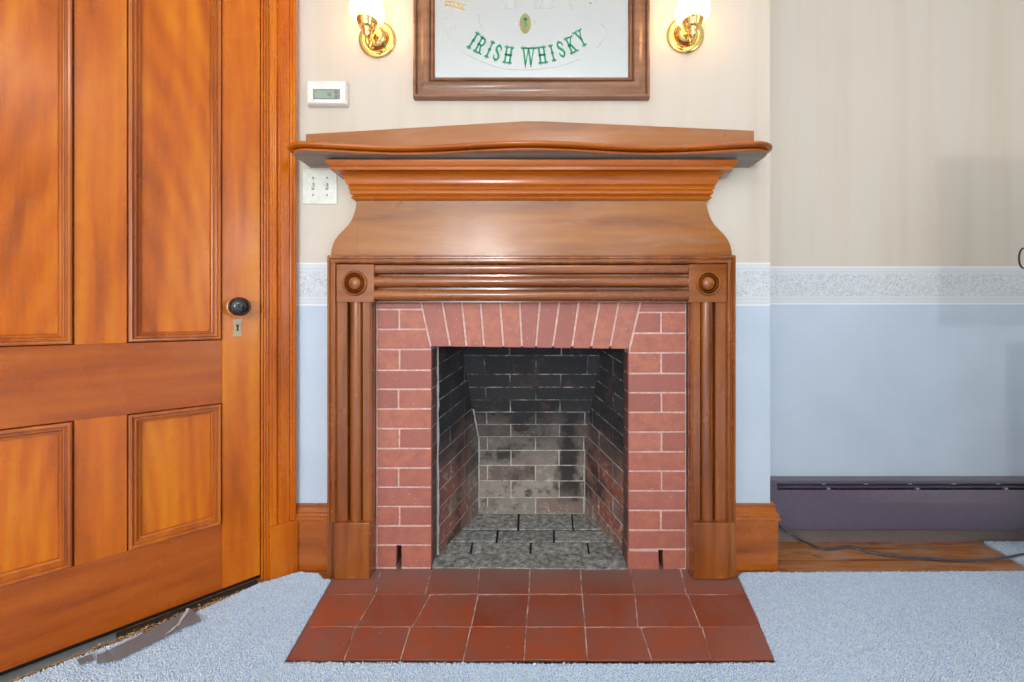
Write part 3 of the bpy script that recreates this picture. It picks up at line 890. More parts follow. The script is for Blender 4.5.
# ------------------------------------------------------------------ tiled hearth
he = empty('tiled_hearth', (0, 1.26, 0))
tag(he, 'red quarry tile hearth set in the floor before the fireplace', 'hearth')
rowsY = [(563, 594.3), (594.3, 627), (627, 660.3)]
T = [
 [(338, 321), (382.5, 375), (433, 424.7), (480, 477), (530, 529), (580, 582), (630, 635), (679, 686.5), (732, 747)],
 [(321, 302.5), (375, 356), (430, 412), (478, 471), (529, 526), (582, 585), (635, 638), (687.5, 700.7), (747, 762)],
 [(302.5, 284), (355, 343.5), (410, 400), (470.5, 463), (526, 524), (585, 587.5), (641, 652), (702, 712), (762, 776)],
]
bm = bmesh.new()
for (ya, yb_), row in zip(rowsY, T):
    for k in range(len(row)-1):
        q = [FL(row[k][1], yb_), FL(row[k+1][1], yb_), FL(row[k+1][0], ya), FL(row[k][0], ya)]
        m = sum(q, Vector())/4; g = .0016
        q = [p+Vector((g if p.x < m.x else -g, g if p.y < m.y else -g, 0)) for p in q]
        t = [random.uniform(-.0012, .0012) for _ in range(4)]
        if row is T[0] and k == 7: t = [-.001, -.002, -.004, -.002]
        hexa(bm, [p+Vector((0,0,-.02)) for p in q]+[p+Vector((0,0,tt)) for p, tt in zip(q, t)])
obj('tile', bm, MAT_TILE, he, bevel=.0018)
obj('grout', bx(-.628, .628, 1.068, YB-.001, -.03, -.0022), MAT_GROUT, he)

# ------------------------------------------------------------------ carpet
ZCp = .007
def CE(px, py): p = FL(px, py, .012); return (p.x, p.y)
poly = [CE(258, 582), CE(272, 578), CE(287, 573.8), CE(298, 570.0), CE(318, 571.5), CE(324, 577.5), CE(331, 577.5), CE(308, 617), CE(283, 660.5), CE(400, 660.5), CE(530, 661), CE(660, 661), CE(776, 660),
        CE(757, 614), CE(739, 575), CE(743.5, 570.8), CE(860, 570.2), CE(1024, 569.3), (XR, 1.428), (XR, YBK), (LP.x, YBK), (LP.x, .62)]
dl = [D(.98, .034, 0), D(.75, .033, 0), D(.6, .035, 0), D(.52, .036, 0), D(.45, .040, 0), D(.38, .044, 0), D(.30, .046, 0), D(.24, .040, 0), D(.18, .030, 0)]
poly += [(p.x, p.y) for p in dl]
PA = np.array(poly)
def inside(x, y, P=PA):
    c = np.zeros(len(x), bool); j = len(P)-1
    for i in range(len(P)):
        xi, yi, xj, yj = P[i][0], P[i][1], P[j][0], P[j][1]
        cond = ((yi > y) != (yj > y)) & (x < (xj-xi)*(y-yi)/(yj-yi+1e-12)+xi)
        c ^= cond; j = i
    return c
def pile(name, x, y, z0, mat, parent, h=.0062):
    n = len(x)
    hh = h*rng.uniform(.75, 1.2, n); r = rng.uniform(.0017, .0027, n)
    sw = .35*np.sin(x*9+2*np.sin(y*7))+rng.normal(0, .5, n); sw2 = .35*np.cos(y*8+x*3)+rng.normal(0, .5, n)
    tx, ty = x+sw*.0035, y+sw2*.0035-.001
    a0 = rng.uniform(0, 2*PI, n)
    V = np.empty((n, 7, 3))
    for k in range(3):
        a = a0+k*2*PI/3
        V[:, k, 0] = x+r*.8*np.cos(a); V[:, k, 1] = y+r*.8*np.sin(a); V[:, k, 2] = z0
        V[:, 3+k, 0] = x+.6*(tx-x)+r*np.cos(a+.5); V[:, 3+k, 1] = y+.6*(ty-y)+r*np.sin(a+.5); V[:, 3+k, 2] = z0+hh*.65
    V[:, 6, 0] = tx; V[:, 6, 1] = ty; V[:, 6, 2] = z0+hh
    tri = np.array([[0,1,4],[0,4,3],[1,2,5],[1,5,4],[2,0,3],[2,3,5],[3,4,6],[4,5,6],[5,3,6]])
    Fc = (np.arange(n)[:, None, None]*7+tri[None]).reshape(-1, 3)
    me = bpy.data.meshes.new(name)
    M = np.array(WM[parent].inverted()); Vw = V.reshape(-1, 3)@M[:3, :3].T+M[:3, 3]
    me.vertices.add(len(Vw)); me.vertices.foreach_set('co', Vw.astype(np.float32).ravel())
    me.loops.add(Fc.size); me.loops.foreach_set('vertex_index', Fc.astype(np.int32).ravel())
    me.polygons.add(len(Fc)); me.polygons.foreach_set('loop_start', np.arange(0, Fc.size, 3, dtype=np.int32))
    me.update(calc_edges=True); me.validate()
    me.polygons.foreach_set('use_smooth', [True]*len(me.polygons))
    me.materials.append(mat)
    o = bpy.data.objects.new(name, me); COL.objects.link(o); o.parent = parent
    o['kind'] = 'stuff'
    return o
bm = bmesh.new()
loops(bm, [[(x, y, z) for x, y in poly] for z in (-.0058, .004)])
for f in bm.faces: pass
bmesh.ops.triangulate(bm, faces=[f for f in bm.faces if len(f.verts) > 4])
cp = obj('carpet', bm, MAT_CARPET, smooth=0)
tag(cp, 'pale blue-grey cut pile carpet fitted around the tiled hearth', 'carpet')
def grid(x0, x1, y0, y1, st):
    gx, gy = np.meshgrid(np.arange(x0, x1, st), np.arange(y0, y1, st))
    gx = gx.ravel()+rng.uniform(-st*.45, st*.45, gx.size); gy = gy.ravel()+rng.uniform(-st*.45, st*.45, gy.size)
    return gx, gy
gx, gy = grid(-1.45, 2.1, .86, 1.44, .0033)
k = inside(gx, gy); pile('pile', gx[k], gy[k], .003, MAT_PILE, cp)
gx, gy = grid(-1.6, 2.4, .2, .86, .0075)
k = inside(gx, gy); pile('pile', gx[k], gy[k], .003, MAT_PILE, cp)
# offcut of older grey carpet by the heater
OC = [CE(984, 539.5), CE(1060, 539.5), CE(1075, 566), CE(1030, 566)]
bm = bmesh.new()
loops(bm, [[(x, y, z) for x, y in OC] for z in (-.0058, .002)])
oc = obj('carpet_offcut', bm, MAT_CARPET, smooth=0, origin=Vector((OC[0][0], OC[0][1], -.0058)))
tag(oc, 'grey carpet offcut with a cut edge below the baseboard heater', 'carpet scrap')
gx, gy = grid(1.6, 2.3, 1.40, YA-.01, .0033)
k = inside(gx, gy, np.array(OC)); pile('pile', gx[k], gy[k], .001, MAT_PILE, oc, .006)
# duct tape
tp = empty('duct_tape', D(.40, .06, .014)); tag(tp, 'torn length of grey duct tape stuck along the carpet edge by the door', 'tape')
def ribbon(edge0, edge1, z, n=30, amp=.0015):
    """edges: pixel polylines"""
    def samp(E, u):
        u *= len(E)-1; i = min(int(u), len(E)-2); f = u-i
        return (E[i][0]*(1-f)+E[i+1][0]*f, E[i][1]*(1-f)+E[i+1][1]*f)
    bm = bmesh.new(); R = []
    for k in range(n+1):
        row = []
        for v in range(5):
            a, b = samp(edge0, k/n), samp(edge1, k/n)
            p = (a[0]*(1-v/4)+b[0]*v/4, a[1]*(1-v/4)+b[1]*v/4)
            q = FL(p[0], p[1], z); q.z += random.uniform(-amp, amp)
            row.append(bm.verts.new(q))
        R.append(row)
    for a, b in zip(R[:-1], R[1:]):
        for i in range(4): bm.faces.new((a[i], a[i+1], b[i+1], b[i]))
    e = bmesh.ops.extrude_face_region(bm, geom=list(bm.faces))
    for v in [g for g in e['geom'] if isinstance(g, bmesh.types.BMVert)]: v.co.z -= .0008
    return bm
obj('strip', ribbon([(97, 655), (112, 648.5), (150, 630), (176, 616.5), (192, 609.5)], [(97, 664), (118, 660), (155, 642), (182, 628), (201.5, 620.5)], .0155), TAPEM, tp, smooth=50)
obj('strip', ribbon([(77, 660), (84, 656.5), (92, 654)], [(80, 664.5), (88, 661.5), (94, 660)], .0155, 8), TAPEM, tp, smooth=50)
obj('torn_shred', ribbon([(165, 634.5), (176, 625.5), (184, 613), (187, 608)], [(168, 632.5), (179, 624.5), (187, 613.5), (190, 608)], .019, 12, .002), TAPET, tp)

# ------------------------------------------------------------------ baseboard heater
ht = empty('baseboard_heater', (1.4, YA, .05))
tag(ht, 'long mauve-brown metal baseboard heater along the alcove wall', 'heater')
HX0, HX1 = .928, 2.55
hp = [(YA-.001, .102), (YA-.001, .249), (1.600, .249), (1.5985, .2475), (1.5985, .2385), (1.600, .2385), (1.601, .2465), (YA-.004, .2465), (YA-.004, .102)]
bm = bmesh.new(); loops(bm, [[(x, y, z) for y, z in hp] for x in (HX0+.02, HX1)])
obj('back_plate', bm, HEATM, ht)
hp = [(1.5935, .2165), (1.579, .1765), (1.577, .170), (1.577, .072), (1.5795, .0685), (1.592, .0685), (1.592, .070), (1.581, .072), (1.579, .076), (1.579, .169), (1.581, .1765), (1.595, .2150)]
bm = bmesh.new(); loops(bm, [[(x, y, z) for y, z in hp] for x in (HX0+.02, HX1)])
obj('front_cover', bm, HEATM, ht, smooth=25)
hp = [(1.603, .2290), (1.5955, .2262), (1.5955, .2245), (1.603, .2272)]
bm = bmesh.new(); loops(bm, [[(x, y, z) for y, z in hp] for x in (HX0+.022, HX1)])
obj('damper', bm, HEATM, ht)
bm = bmesh.new()
hp = [(YA-.012, .012), (YA-.012, .11), (YA-.0005, .11), (YA-.0005, .2505), (1.5975, .2505), (1.592, .218), (1.5755, .176), (1.5755, .066), (1.590, .064), (1.62, .012)]
loops(bm, [[(x, y, z) for y, z in hp] for x in (HX0-.03, HX0+.022)])
obj('end_cap', bm, HEATM, ht, bevel=.0015)
bm = bmesh.new()
tube(bm, [(HX0+.03, 1.615, .15), (HX1-.01, 1.615, .15)], .011, 12)
for x in np.arange(HX0+.05, HX1-.02, .012): box(bm, x, x+.0007, 1.597, 1.636, .115, .205)
obj('heating_element', bm, HEATD, ht, smooth=0)
for px in (826, 868, 912, 956, 1000, 1044):
    x = XP(px-2, 1.6)
    bm = bmesh.new(); box(bm, x-.006, x+.006, 1.598, YA-.005, .2345, .2385)
    obj('bracket', bm, TINM, ht)
for px in (828.5, 917.5, 1006):
    x = XP(px, 1.595)
    bm = bmesh.new(); box(bm, x-.006, x+.006, 1.5938, 1.603, .2172, .2235)
    obj('clip', bm, TINM, ht)
bm = bmesh.new(); box(bm, XBR+.03, XR, YA-.011, YA-.0005, -.006, .10)
tag(obj('baseboard_alcove', bm, plain('scuffed_grey_board', (118,108,108), .6)), kind='structure')
# cable
pts = [W(779.5, 526, 1.55), W(785, 530.5, 1.53), W(793, 536, 1.52)]
for px, py in ((803, 541), (814, 546), (824, 548.8), (834, 548.6), (845, 547), (854, 547.6), (868, 551.5), (883, 554.7), (902, 556.8), (922, 558.2), (942, 559.6), (961, 560.3), (980, 560), (997, 559), (1012, 556.5), (1026, 554), (1060, 553)):
    p = FL(px, py, .0115 if px > 985 else (.006 if px > 975 else .001)); pts.append(p)
bm = bmesh.new(); tube(bm, spline(pts, 6), .0042, 8)
tag(obj('cable', bm, CABLEM, smooth=60, origin=pts[6]), 'thin dark cable trailing over bare floorboards in front of the heater', 'cable')

# ------------------------------------------------------------------ wall fittings
def plate(bm, cx, cz, w, h, y0, d, fn=None):
    """soft-edged raised plate"""
    L = []
    for o, dd in ((0, 0), (0, d*.45), (.0025, d*.85), (.006, d), ):
        L.append([(cx-w/2+o, y0-dd, cz-h/2+o), (cx+w/2-o, y0-dd, cz-h/2+o), (cx+w/2-o, y0-dd, cz+h/2-o), (cx-w/2+o, y0-dd, cz+h/2-o)])
    loops(bm, L)
cz_ = ZP(95.7, YW); cx_ = XP(327.8, YW-.012)
th = empty('thermostat', (cx_, YW, cz_-.042)); tag(th, 'white wall thermostat with grey display above the left end of the mantel', 'thermostat')
bm = bmesh.new(); plate(bm, cx_, cz_, .139, .084, YW, .026); obj('housing', bm, WHITEPL, th, bevel=.003)
YT = YW-.026
sxx0, sxx1, sz0, sz1 = XP(314, YT), XP(339.3, YT), ZP(98.6, YT), ZP(90, YT)
bm = bmesh.new(); ring(bm, [(-.002, .0), (-.002, -.002), (.001, -.002), (.001, .0)], sxx0, sxx1, sz0, sz1, lambda a, d, b: Vector((a, YT+d, b)))
obj('display_bezel', bm, GREYBT, th)
scr = obj('display', bx(sxx0, XP(332, YT), YT-.0008, YT+.002, sz0, sz1), LCD, th)
bm = bmesh.new()
zc = (sz0+sz1)/2
for k_, dgt in enumerate((0, 1)):                                    # two-figure reading
    x0 = XP(327.6+k_*1.9, YT)
    for (a0, b0, a1, b1) in ((0, 0, .0045, .0008), (0, .0045, .0045, .0053), (0, .009, .0045, .0098), (0, 0, .0008, .0098), (.0037, 0, .0045, .0098)):
        box(bm, x0+a0, x0+a1, YT-.0012, YT-.0006, zc-.005+b0, zc-.005+b1)
obj('digits', bm, LCDT, scr)
obj('button_field', bx(XP(332.2, YT), sxx1, YT-.0006, YT+.002, sz0, sz1), plain('mid_grey', (150,156,152), .45), th)
for dz in (-1, 1):
    bm = bmesh.new(); lathe(bm, [(.006, 0), (.006, .002), (.0045, .003), (0, .003)], (XP(336, YT), YT, zc+dz*.0075), (0, -1, 0), 16)
    obj('button', bm, GREYBT, th)
cz_ = ZP(187, YW); cx_ = XP(320.2, YW)
sw = empty('light_switch', (cx_, YW, cz_-.06)); tag(sw, 'pale double toggle light switch plate below the left end of the mantel shelf', 'light switch')
bm = bmesh.new(); plate(bm, cx_, cz_, .1225, .123, YW, .006); obj('switch_plate', bm, ALMOND, sw, bevel=.001)
for px in (313, 327):
    x = XP(px, YW-.006)
    bm = bmesh.new(); box(bm, x-.005, x+.005, YW-.0066, YW-.005, cz_-.012, cz_+.012); obj('slot', bm, GREYBT, sw)
    bm = bmesh.new()
    hexa(bm, [(x-.0035, YW-.006, cz_-.008), (x+.0035, YW-.006, cz_-.008), (x+.0035, YW-.006, cz_+.004), (x-.0035, YW-.006, cz_+.004),
              (x-.003, YW-.017, cz_+.003), (x+.003, YW-.017, cz_+.003), (x+.003, YW-.015, cz_+.010), (x-.003, YW-.015, cz_+.010)])
    obj('toggle', bm, WHITEPL, sw, bevel=.001)
    for dz in (-.030, .030):
        bm = bmesh.new(); lathe(bm, [(.0035, 0), (.003, .001), (0, .0013)], (x, YW-.006, cz_+dz), (0, -1, 0), 12); obj('screw', bm, GREYBT, sw)

# ------------------------------------------------------------------ sconces
def glassmat():
    t = NT('lit_opal_glass')
    n = t.noise(t.coord(), 30, 2)
    c = t.ramp(n, [(.3, lin((255,246,232))), (.7, lin((255,250,240)))])
    return t.set(Base_Color=c, Roughness=.25, Emission_Color=(1, .50, .18, 1), Emission_Strength=15.0)
OPAL = glassmat()
def sconce(px, py, hpx, label):
    c = Vector((XP(px, YW), YW, ZP(py, YW)))
    yh = YW-.092
    r = empty('wall_sconce', c); tag(r, label, 'wall lamp', 'brass wall sconces beside the framed mirror')
    bm = bmesh.new()
    lathe(bm, [(.066, 0), (.066, .003), (.062, .008), (.054, .0095), (.047, .0085), (.044, .0075), (.041, .010), (.038, .019), (.031, .027), (.020, .032), (.012, .034), (.0115, .038), (.006, .041), (0, .042)], c, (0, -1, 0), 40)
    obj('backplate', bm, BRASS, r, smooth=50)
    zc_ = 1.821
    hx = XP(hpx, yh)
    bm = bmesh.new()
    tube(bm, spline([(c.x, YW-.030, c.z-.004), (c.x, YW-.046, c.z-.018), (c.x+(hx-c.x)*.5, YW-.058, c.z-.050), (c.x+(hx-c.x)*.8, YW-.074, c.z-.075), (hx, yh+.006, c.z-.074), (hx, yh, c.z-.062), (hx, yh, c.z-.050)], 8), .0046, 12)
    obj('arm', bm, BRASS, r, smooth=60)
    bm = bmesh.new()
    lathe(bm, [(.006, -.022), (.010, -.018), (.013, -.010), (.0145, 0), (.0155, .006), (.019, .010)], (hx, yh, zc_), (0, 0, 1), 28)
    obj('socket_cup', bm, BRASS, r, smooth=45)
    bm = bmesh.new()
    lathe(bm, [(.0185, .009), (.026, .011), (.0275, .015), (.029, .020), (.0325, .026), (.034, .032), (.0355, .034), (.0345, .034), (.032, .028), (.027, .016), (.018, .011)], (hx, yh, zc_), (0, 0, 1), 32, False, False)
    fit = obj('shade_holder', bm, BRASS, r, smooth=45)
    for k_ in range(3):
        a = math.radians(10+120*k_)
        bm = bmesh.new(); d_ = Vector((math.cos(a), math.sin(a), 0)); b_ = Vector((hx, yh, zc_+.028))
        lathe(bm, [(.0013, .031), (.0013, .039), (.0035, .0395), (.0035, .043), (0, .0435)], b_, d_, 10)
        obj('thumbscrew', bm, BRASS, fit)
    bm = bmesh.new()
    pr = [(.030, .026), (.032, .031), (.041, .037), (.050, .047), (.0545, .060), (.0535, .076), (.047, .094), (.040, .108), (.037, .118), (.040, .128), (.047, .138), (.0455, .1385), (.038, .128), (.035, .118), (.038, .107), (.045, .093), (.0515, .076), (.0525, .060), (.048, .048), (.039, .039), (.030, .033)]
    lathe(bm, pr, (hx, yh, zc_), (0, 0, 1), 36, False, False)
    tag(obj('glass_shade', bm, OPAL, r, smooth=60), 'lit white opal glass shade')
sconce(377.5, 40, 367.3, 'brass wall sconce with glowing white glass shade above the thermostat')
sconce(685, 35.6, 692.6, 'brass wall sconce with glowing white glass shade on the wall toward the alcove')

# ------------------------------------------------------------------ framed mirror
fm = empty('framed_mirror', (.005, YW, 1.64)); tag(fm, 'wood framed printed bar mirror with green lettering above the mantel', 'mirror')
YM = 1.447
fx0, fx1, fz0, fz1 = XP(413, 1.437), XP(650, 1.437), ZP(97.6, 1.437), 2.28
FP = [(0, YW-.001), (0, 1.438), (.002, 1.4325), (.006, 1.4305), (.010, 1.4325), (.0115, 1.4390), (.0125, 1.4475), (.0145, 1.4475), (.0155, 1.4430), (.022, 1.4415), (.032, 1.4365), (.042, 1.4325), (.050, 1.4325), (.055, 1.4355), (.0575, 1.4400), (.0585, 1.4480), (.0605, 1.4480),
      (.0615, 1.4410), (.064, 1.4375), (.067, 1.4375), (.069, 1.4400), (.0698, 1.4455), (.0710, 1.4455), (.0718, 1.4425), (.074, 1.4440), (.074, YW-.001)]
bm = bmesh.new(); ring(bm, FP, fx0, fx1, fz0, fz1, lambda a, d, b: Vector((a, d, b)))
obj('frame', bm, WD['frame'], fm, smooth=26)
def mirmat():
    t = NT('silvered_print_glass')
    c = t.ramp(t.noise(t.coord((1,1,1)), 3, 3), [(.3, lin((214,220,218))), (.7, lin((222,224,222)))])
    return t.set(Base_Color=c, Roughness=.22, Metallic=.75)
gl = obj('mirror_glass', bx(fx0+.06, fx1-.06, YM, YM+.004, fz0+.06, fz1-.06), mirmat(), fm)
GREEN = plain('green_print', (28,150,104), .5); GOLD = plain('gold_print', (206,176,104), .45); FAINT = plain('faint_grey_print', (190,194,192), .5)
OLIVE = plain('olive_print', (150,146,92), .5); ROSEP = plain('pale_rose_print', (224,190,176), .5)
def seg(bm, p0, p1, w0, w1=None, place=None):
    w1 = w1 or w0
    p0, p1 = Vector(p0), Vector(p1); d = (p1-p0).normalized(); n = Vector((-d.y, d.x))
    q = [p0-n*w0/2, p0+n*w0/2, p1+n*w1/2, p1-n*w1/2]
    v = [place(a.x, a.y) for a in q]
    hexa(bm, [Vector((x, YM-.0001, z)) for x, z in v]+[Vector((x, YM-.0007, z)) for x, z in v])
def serif(x, y, up):     # a forked slab foot with a spur
    s = 1 if up else -1
    return [((x-.20, y), (x+.20, y), .085), ((x-.20, y-.03*s), (x-.20, y+.085*s), .085), ((x+.20, y-.03*s), (x+.20, y+.085*s), .085), ((x, y+.02*s), (x, y+.14*s), .09)]
def stem_(x, lean=0):
    return [((x, .04), (x, .96), .19), ((x-.17, .5), (x+.17, .5), .09)]+serif(x, .03, False)+serif(x, .97, True)
GL = {
 'I': stem_(0),
 'H': stem_(-.26)+stem_(.26)+[((-.26, .5), (.26, .5), .13)],
 'R': stem_(-.2)+[((-.2, .95), (.14, .95), .1), ((.14, .95), (.29, .82), .16), ((.29, .84), (.27, .62), .18), ((.29, .64), (.12, .5), .15), ((.14, .51), (-.2, .51), .1), ((.05, .5), (.27, .05), .18)]+serif(.29, .03, False)[:3],
 'S': [((.28, .70), (.27, .86), .13), ((.27, .86), (.1, .96), .13), ((.12, .96), (-.14, .95), .13), ((-.12, .96), (-.27, .82), .16), ((-.27, .84), (-.2, .62), .2), ((-.22, .66), (.2, .38), .2), ((.2, .4), (.27, .17), .2), ((.27, .19), (.12, .04), .15), ((.14, .04), (-.12, .04), .13), ((-.1, .04), (-.27, .14), .13), ((-.27, .13), (-.28, .32), .13), ((0, 0), (0, -.1), .09), ((0, 1), (0, 1.1), .09)],
 'W': [((-.5, .97), (-.3, .04), .17), ((-.3, .04), (-.02, .9), .11), ((0, .97), (.24, .04), .17), ((.24, .04), (.5, .97), .11), ((-.3, .05), (-.3, -.1), .09), ((.24, .05), (.24, -.1), .09)]+serif(-.5, .97, True)+serif(0, .97, True)[:3]+serif(.5, .97, True),
 'K': stem_(-.22)+[((-.2, .4), (.28, .95), .11), ((-.05, .55), (.28, .05), .18)]+serif(.28, .03, False)[:3]+serif(.28, .97, True)[:3],
 'Y': [((0, .04), (0, .48), .19), ((0, .46), (-.3, .96), .18), ((0, .46), (.28, .96), .11)]+serif(0, .03, False)+serif(-.3, .97, True)[:3]+serif(.28, .97, True)[:3]+[((-.15, .45), (.15, .45), .09)],
}
K = YM/F
TXT = [('I', 473.3, 40.5, 33, 17, .62), ('R', 480.4, 45.2, 28, 16, .62), ('I', 489.6, 49.5, 24, 16, .62), ('S', 497.5, 52.8, 18, 15.5, .62), ('H', 508.3, 55, 9, 16, .62),
       ('W', 528.5, 56.8, 0, 18, .60), ('H', 542.1, 55, -8, 16, .62), ('I', 552.3, 53, -14, 15.5, .62), ('S', 561, 49.3, -18, 15.5, .62), ('K', 571, 45, -24, 16, .62), ('Y', 580.7, 38.2, -28, 16, .62)]
bm = bmesh.new()
for ch, px, py, rot, hpx, asp in TXT:
    ox, oz = XP(px, YM), ZP(py, YM); hh = hpx*K; a = math.radians(-rot)
    def place(x, y, ox=ox, oz=oz, hh=hh, a=a, asp=asp):
        lx, ly = x*hh*asp*.95, (y-.5)*hh
        return (ox+lx*math.cos(a)-ly*math.sin(a), oz+lx*math.sin(a)+ly*math.cos(a))
    for s_ in GL[ch]: seg(bm, s_[0], s_[1], s_[2], s_[3] if len(s_) > 3 else None, place)
tag(obj('green_lettering', bm, GREEN, gl, smooth=0), 'green arched lettering reading IRISH WHISKY')
def pxplace(x, y): return (XP(x, YM), ZP(y, YM))
def pxline(bm, P, w):
    P = spline([(a, b, 0) for a, b in P], 6)
    for a, b in zip(P[:-1], P[1:]): seg(bm, (a.x, a.y), (b.x, b.y), w, w, pxplace)
def prnt(name, mat, fn_):
    bm = bmesh.new(); fn_(bm); return obj(name, bm, mat, gl, smooth=0)
for P, w_ in (([(447, 17), (446, 26), (448, 36), (455, 46), (466, 54), (482, 62), (500, 68), (520, 70), (540, 69), (560, 66), (580, 59)], .55),
              ([(449, 29), (452, 26), (456, 29), (454, 23), (451, 21)], .6), ([(600, 24), (604.5, 27), (605.5, 33), (602, 42), (597, 48)], .7),
              ([(478, 14), (480, 24), (485, 31)], .6), ([(568, 0), (571, 6), (573, 10)], .6)):
    prnt('scroll_line', FAINT, lambda b: pxline(b, P, w_))
for xs3, (xa_, xb_) in (((505, 513), (503, 516)), ((534.5, 540.5, 546, 551.5), (533, 553))):
    def f_(b):
        for x in xs3: seg(b, (x, 0), (x, 8.5), 1.3, 1.3, pxplace)
        seg(b, (xa_, 8.6), (xb_, 8.6), .6, .6, pxplace)
    prnt('faint_letter_foot', FAINT, f_)
bm = bmesh.new()
ov = [(525.2+5.6*math.cos(2*PI*i/28), 23.6+10*math.sin(2*PI*i/28)) for i in range(28)]
loops(bm, [[Vector((XP(a, YM), YM-dd, ZP(b, YM))) for a, b in ov] for dd in (0, .0006)])
obj('oval_emblem', bm, OLIVE, gl, smooth=0)
bm = bmesh.new()
pxline(bm, [(524, 18), (526.5, 19.5), (524.5, 22), (526.5, 24.5), (524, 27)], 1.2); 
for a in range(5): pxline(bm, [(523.4+a*.7, 18), (524.3+a*.6, 20.5)], .7)
obj('emblem_motif', bm, GREEN, gl, smooth=0)
bm = bmesh.new()
pxline(bm, [(444, 5.5), (449, 5.2), (456, 7.2), (465, 10)], 1.3); pxline(bm, [(445, 2), (452, 1.5), (460, 3.5), (466, 4.5)], 1.2)
for x, y in ((446, 3.4), (450, 3), (454, 4.2), (458, 5.2), (462, 7)): seg(bm, (x, y-1.6), (x+1, y+1.8), 1.2, 1.2, pxplace)
obj('gold_ribbon', bm, GOLD, gl, smooth=0)
prnt('gold_speck', GOLD, lambda b: pxline(b, [(589.5, 3.5), (590.6, 2.6), (591, 4)], 1.3))
for P, w_ in (([(515, 23.5), (517.5, 21), (519, 24), (517, 25.5)], .8), ([(531.5, 21), (534, 20.5), (536, 23), (533, 25)], .8), ([(458, 11), (461, 11.5)], 1.2)):
    prnt('rose_flourish', ROSEP, lambda b: pxline(b, P, w_))

# ------------------------------------------------------------------ right edge of the room
bm = bmesh.new()
yr = 1.50
cc = W(1023.7, 258.2, yr)
pts = [cc+Vector((.017*math.cos(a), 0, .036*math.sin(a))) for a in [2*PI*i/28 for i in range(29)]]
tube(bm, pts, .0028, 8)
tube(bm, spline([cc+Vector((.017, 0, 0)), cc+Vector((.15, .01, .0)), cc+Vector((.25, .05, 0)), cc+Vector((.26, YA-yr-.001, 0))]), .0028, 8)
tag(obj('metal_loop', bm, IRON, smooth=60, origin=cc), 'thin dark oval metal loop sticking out over the wallpaper border', 'loop')
blk = empty('shadow_caster_panel', (1.45, .45, .955)); tag(blk, 'unseen flat panel added to cast a shadow on the alcove wall', 'shadow_caster_panel')  # out-of-view panel, added to cast the shadow on the alcove wall
obj('flat_panel', bx(.962, 1.86, .43, .465, 1.03, 1.478), SCREEN, blk, bevel=.004)
bm = bmesh.new(); box(bm, 1.38, 1.46, .445, .475, .97, 1.05); box(bm, 1.30, 1.56, .36, .54, .9555, .97)
obj('stand', bm, SCREEN, blk, bevel=.003)
cs = empty('shadow_caster_block', (1.5, .45, 0)); tag(cs, 'unseen dark block added to cast a lower shadow on the alcove wall', 'shadow_caster')  # out-of-view block, added for the lower shadow on that wall
obj('carcass', bx(1.231, 2.05, .30, .60, .09, .93), CASTERW, cs, bevel=.003)
obj('top', bx(1.221, 2.06, .29, .61, .93, .955), CASTERW, cs, bevel=.003)
for x in (1.25, 1.995):
    for y in (.32, .545): obj('leg', bx(x, x+.035, y, y+.035, .0045, .09), CASTERW, cs, bevel=.002)
fl = empty('added_floor_lamp', (-.4, -2.0, .004)); tag(fl, 'unseen floor lamp added behind the camera to throw the wall shadow', 'floor lamp')  # lamp added behind the camera; its light throws the panel's shadow
bm = bmesh.new(); lathe(bm, [(.13, 0), (.13, .012), (.11, .02), (.02, .03)], (-.4, -2.0, .0045), (0, 0, 1), 32); obj('base', bm, IRON, fl)
bm = bmesh.new(); tube(bm, [(-.4, -2.0, .03), (-.4, -2.0, 1.30)], .011, 12); obj('pole', bm, IRON, fl)
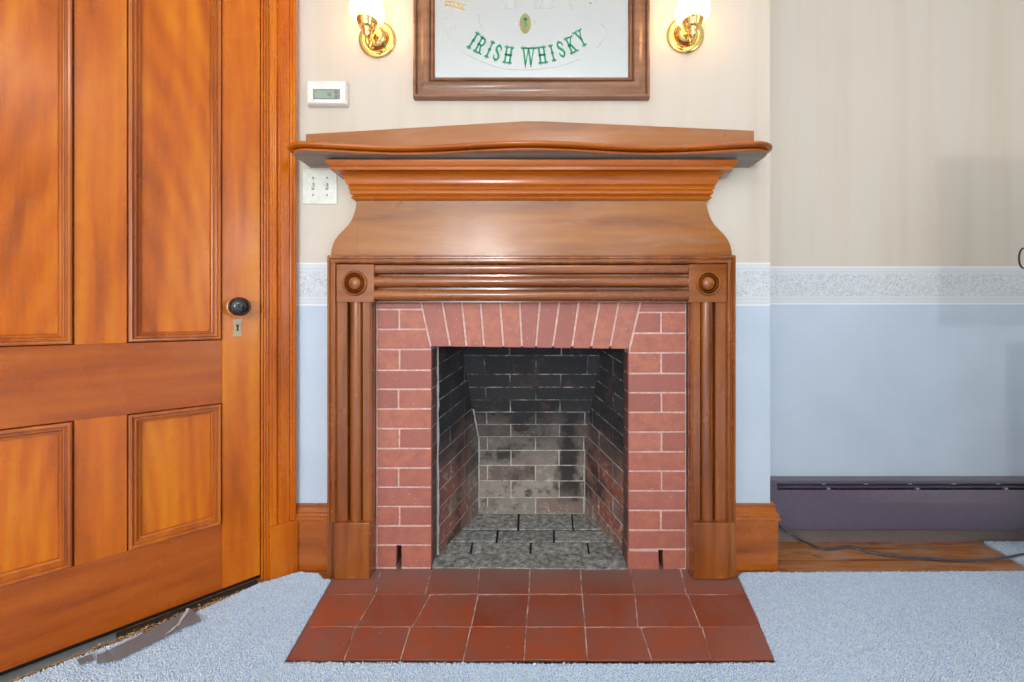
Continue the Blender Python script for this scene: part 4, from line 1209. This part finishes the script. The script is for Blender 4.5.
bm = bmesh.new(); lathe(bm, [(.012, 0), (.02, .01), (.02, .045), (.016, .05)], (-.4, -2.0, 1.29), (0, 0, 1), 20); obj('socket', bm, IRON, fl)
lt = bpy.data.lights.new('added_bulb', 'POINT'); lt.energy = 165; lt.color = (1, .95, .88); lt.shadow_soft_size = .035  # added point light, small enough to keep the cast shadow crisp
lo = bpy.data.objects.new('added_bulb', lt); COL.objects.link(lo); lo.parent = fl; lo.location = (0, 0, 1.396)

# ------------------------------------------------------------------ light
def area(name, loc, rot, sx_, sy_, e, col):
    l = bpy.data.lights.new(name, 'AREA'); l.shape = 'RECTANGLE'; l.size = sx_; l.size_y = sy_; l.energy = e; l.color = col
    o = bpy.data.objects.new(name, l); COL.objects.link(o); o.location = loc; o.rotation_euler = rot
DAY = (.86, .93, 1.0)
for (cx, w, z0, z1), e in zip(BW, (115, 22)):
    area('daylight_back', (cx, YBK-.10, (z0+z1)/2), (math.radians(90), 0, 0), w, z1-z0, e, DAY)
for (cy, w, z0, z1), e in zip(RW, (60,)):
    area('daylight_right', (XR+.10, cy, (z0+z1)/2), (math.radians(90), 0, math.radians(90)), w, z1-z0, e, DAY)
area('ceiling_fill', (.3, -1.2, ZC-.12), (0, 0, 0), .7, .7, 24, (1, .97, .93))  # fill light added below the ceiling, no fitting modelled
w = bpy.data.worlds.new('sky'); SC.world = w; w.use_nodes = True
w.node_tree.nodes['Background'].inputs[0].default_value = (.75, .87, 1, 1); w.node_tree.nodes['Background'].inputs[1].default_value = .6

# ------------------------------------------------------------------ camera and view
cam = bpy.data.cameras.new('camera'); cam.sensor_fit = 'HORIZONTAL'; cam.sensor_width = 36; cam.lens = F/1024*36
cam.shift_x = -(CX-512)/1024; cam.shift_y = (CY-341)/1024
cam.clip_start = .02
co = bpy.data.objects.new('camera', cam); COL.objects.link(co)
co.location = (0, 0, H); co.rotation_euler = (math.radians(90), 0, 0)
SC.camera = co
vs = SC.view_settings; vs.view_transform = 'Standard'; vs.look = 'None'; vs.gamma = 1; vs.use_curve_mapping = False
vs.exposure = -.76
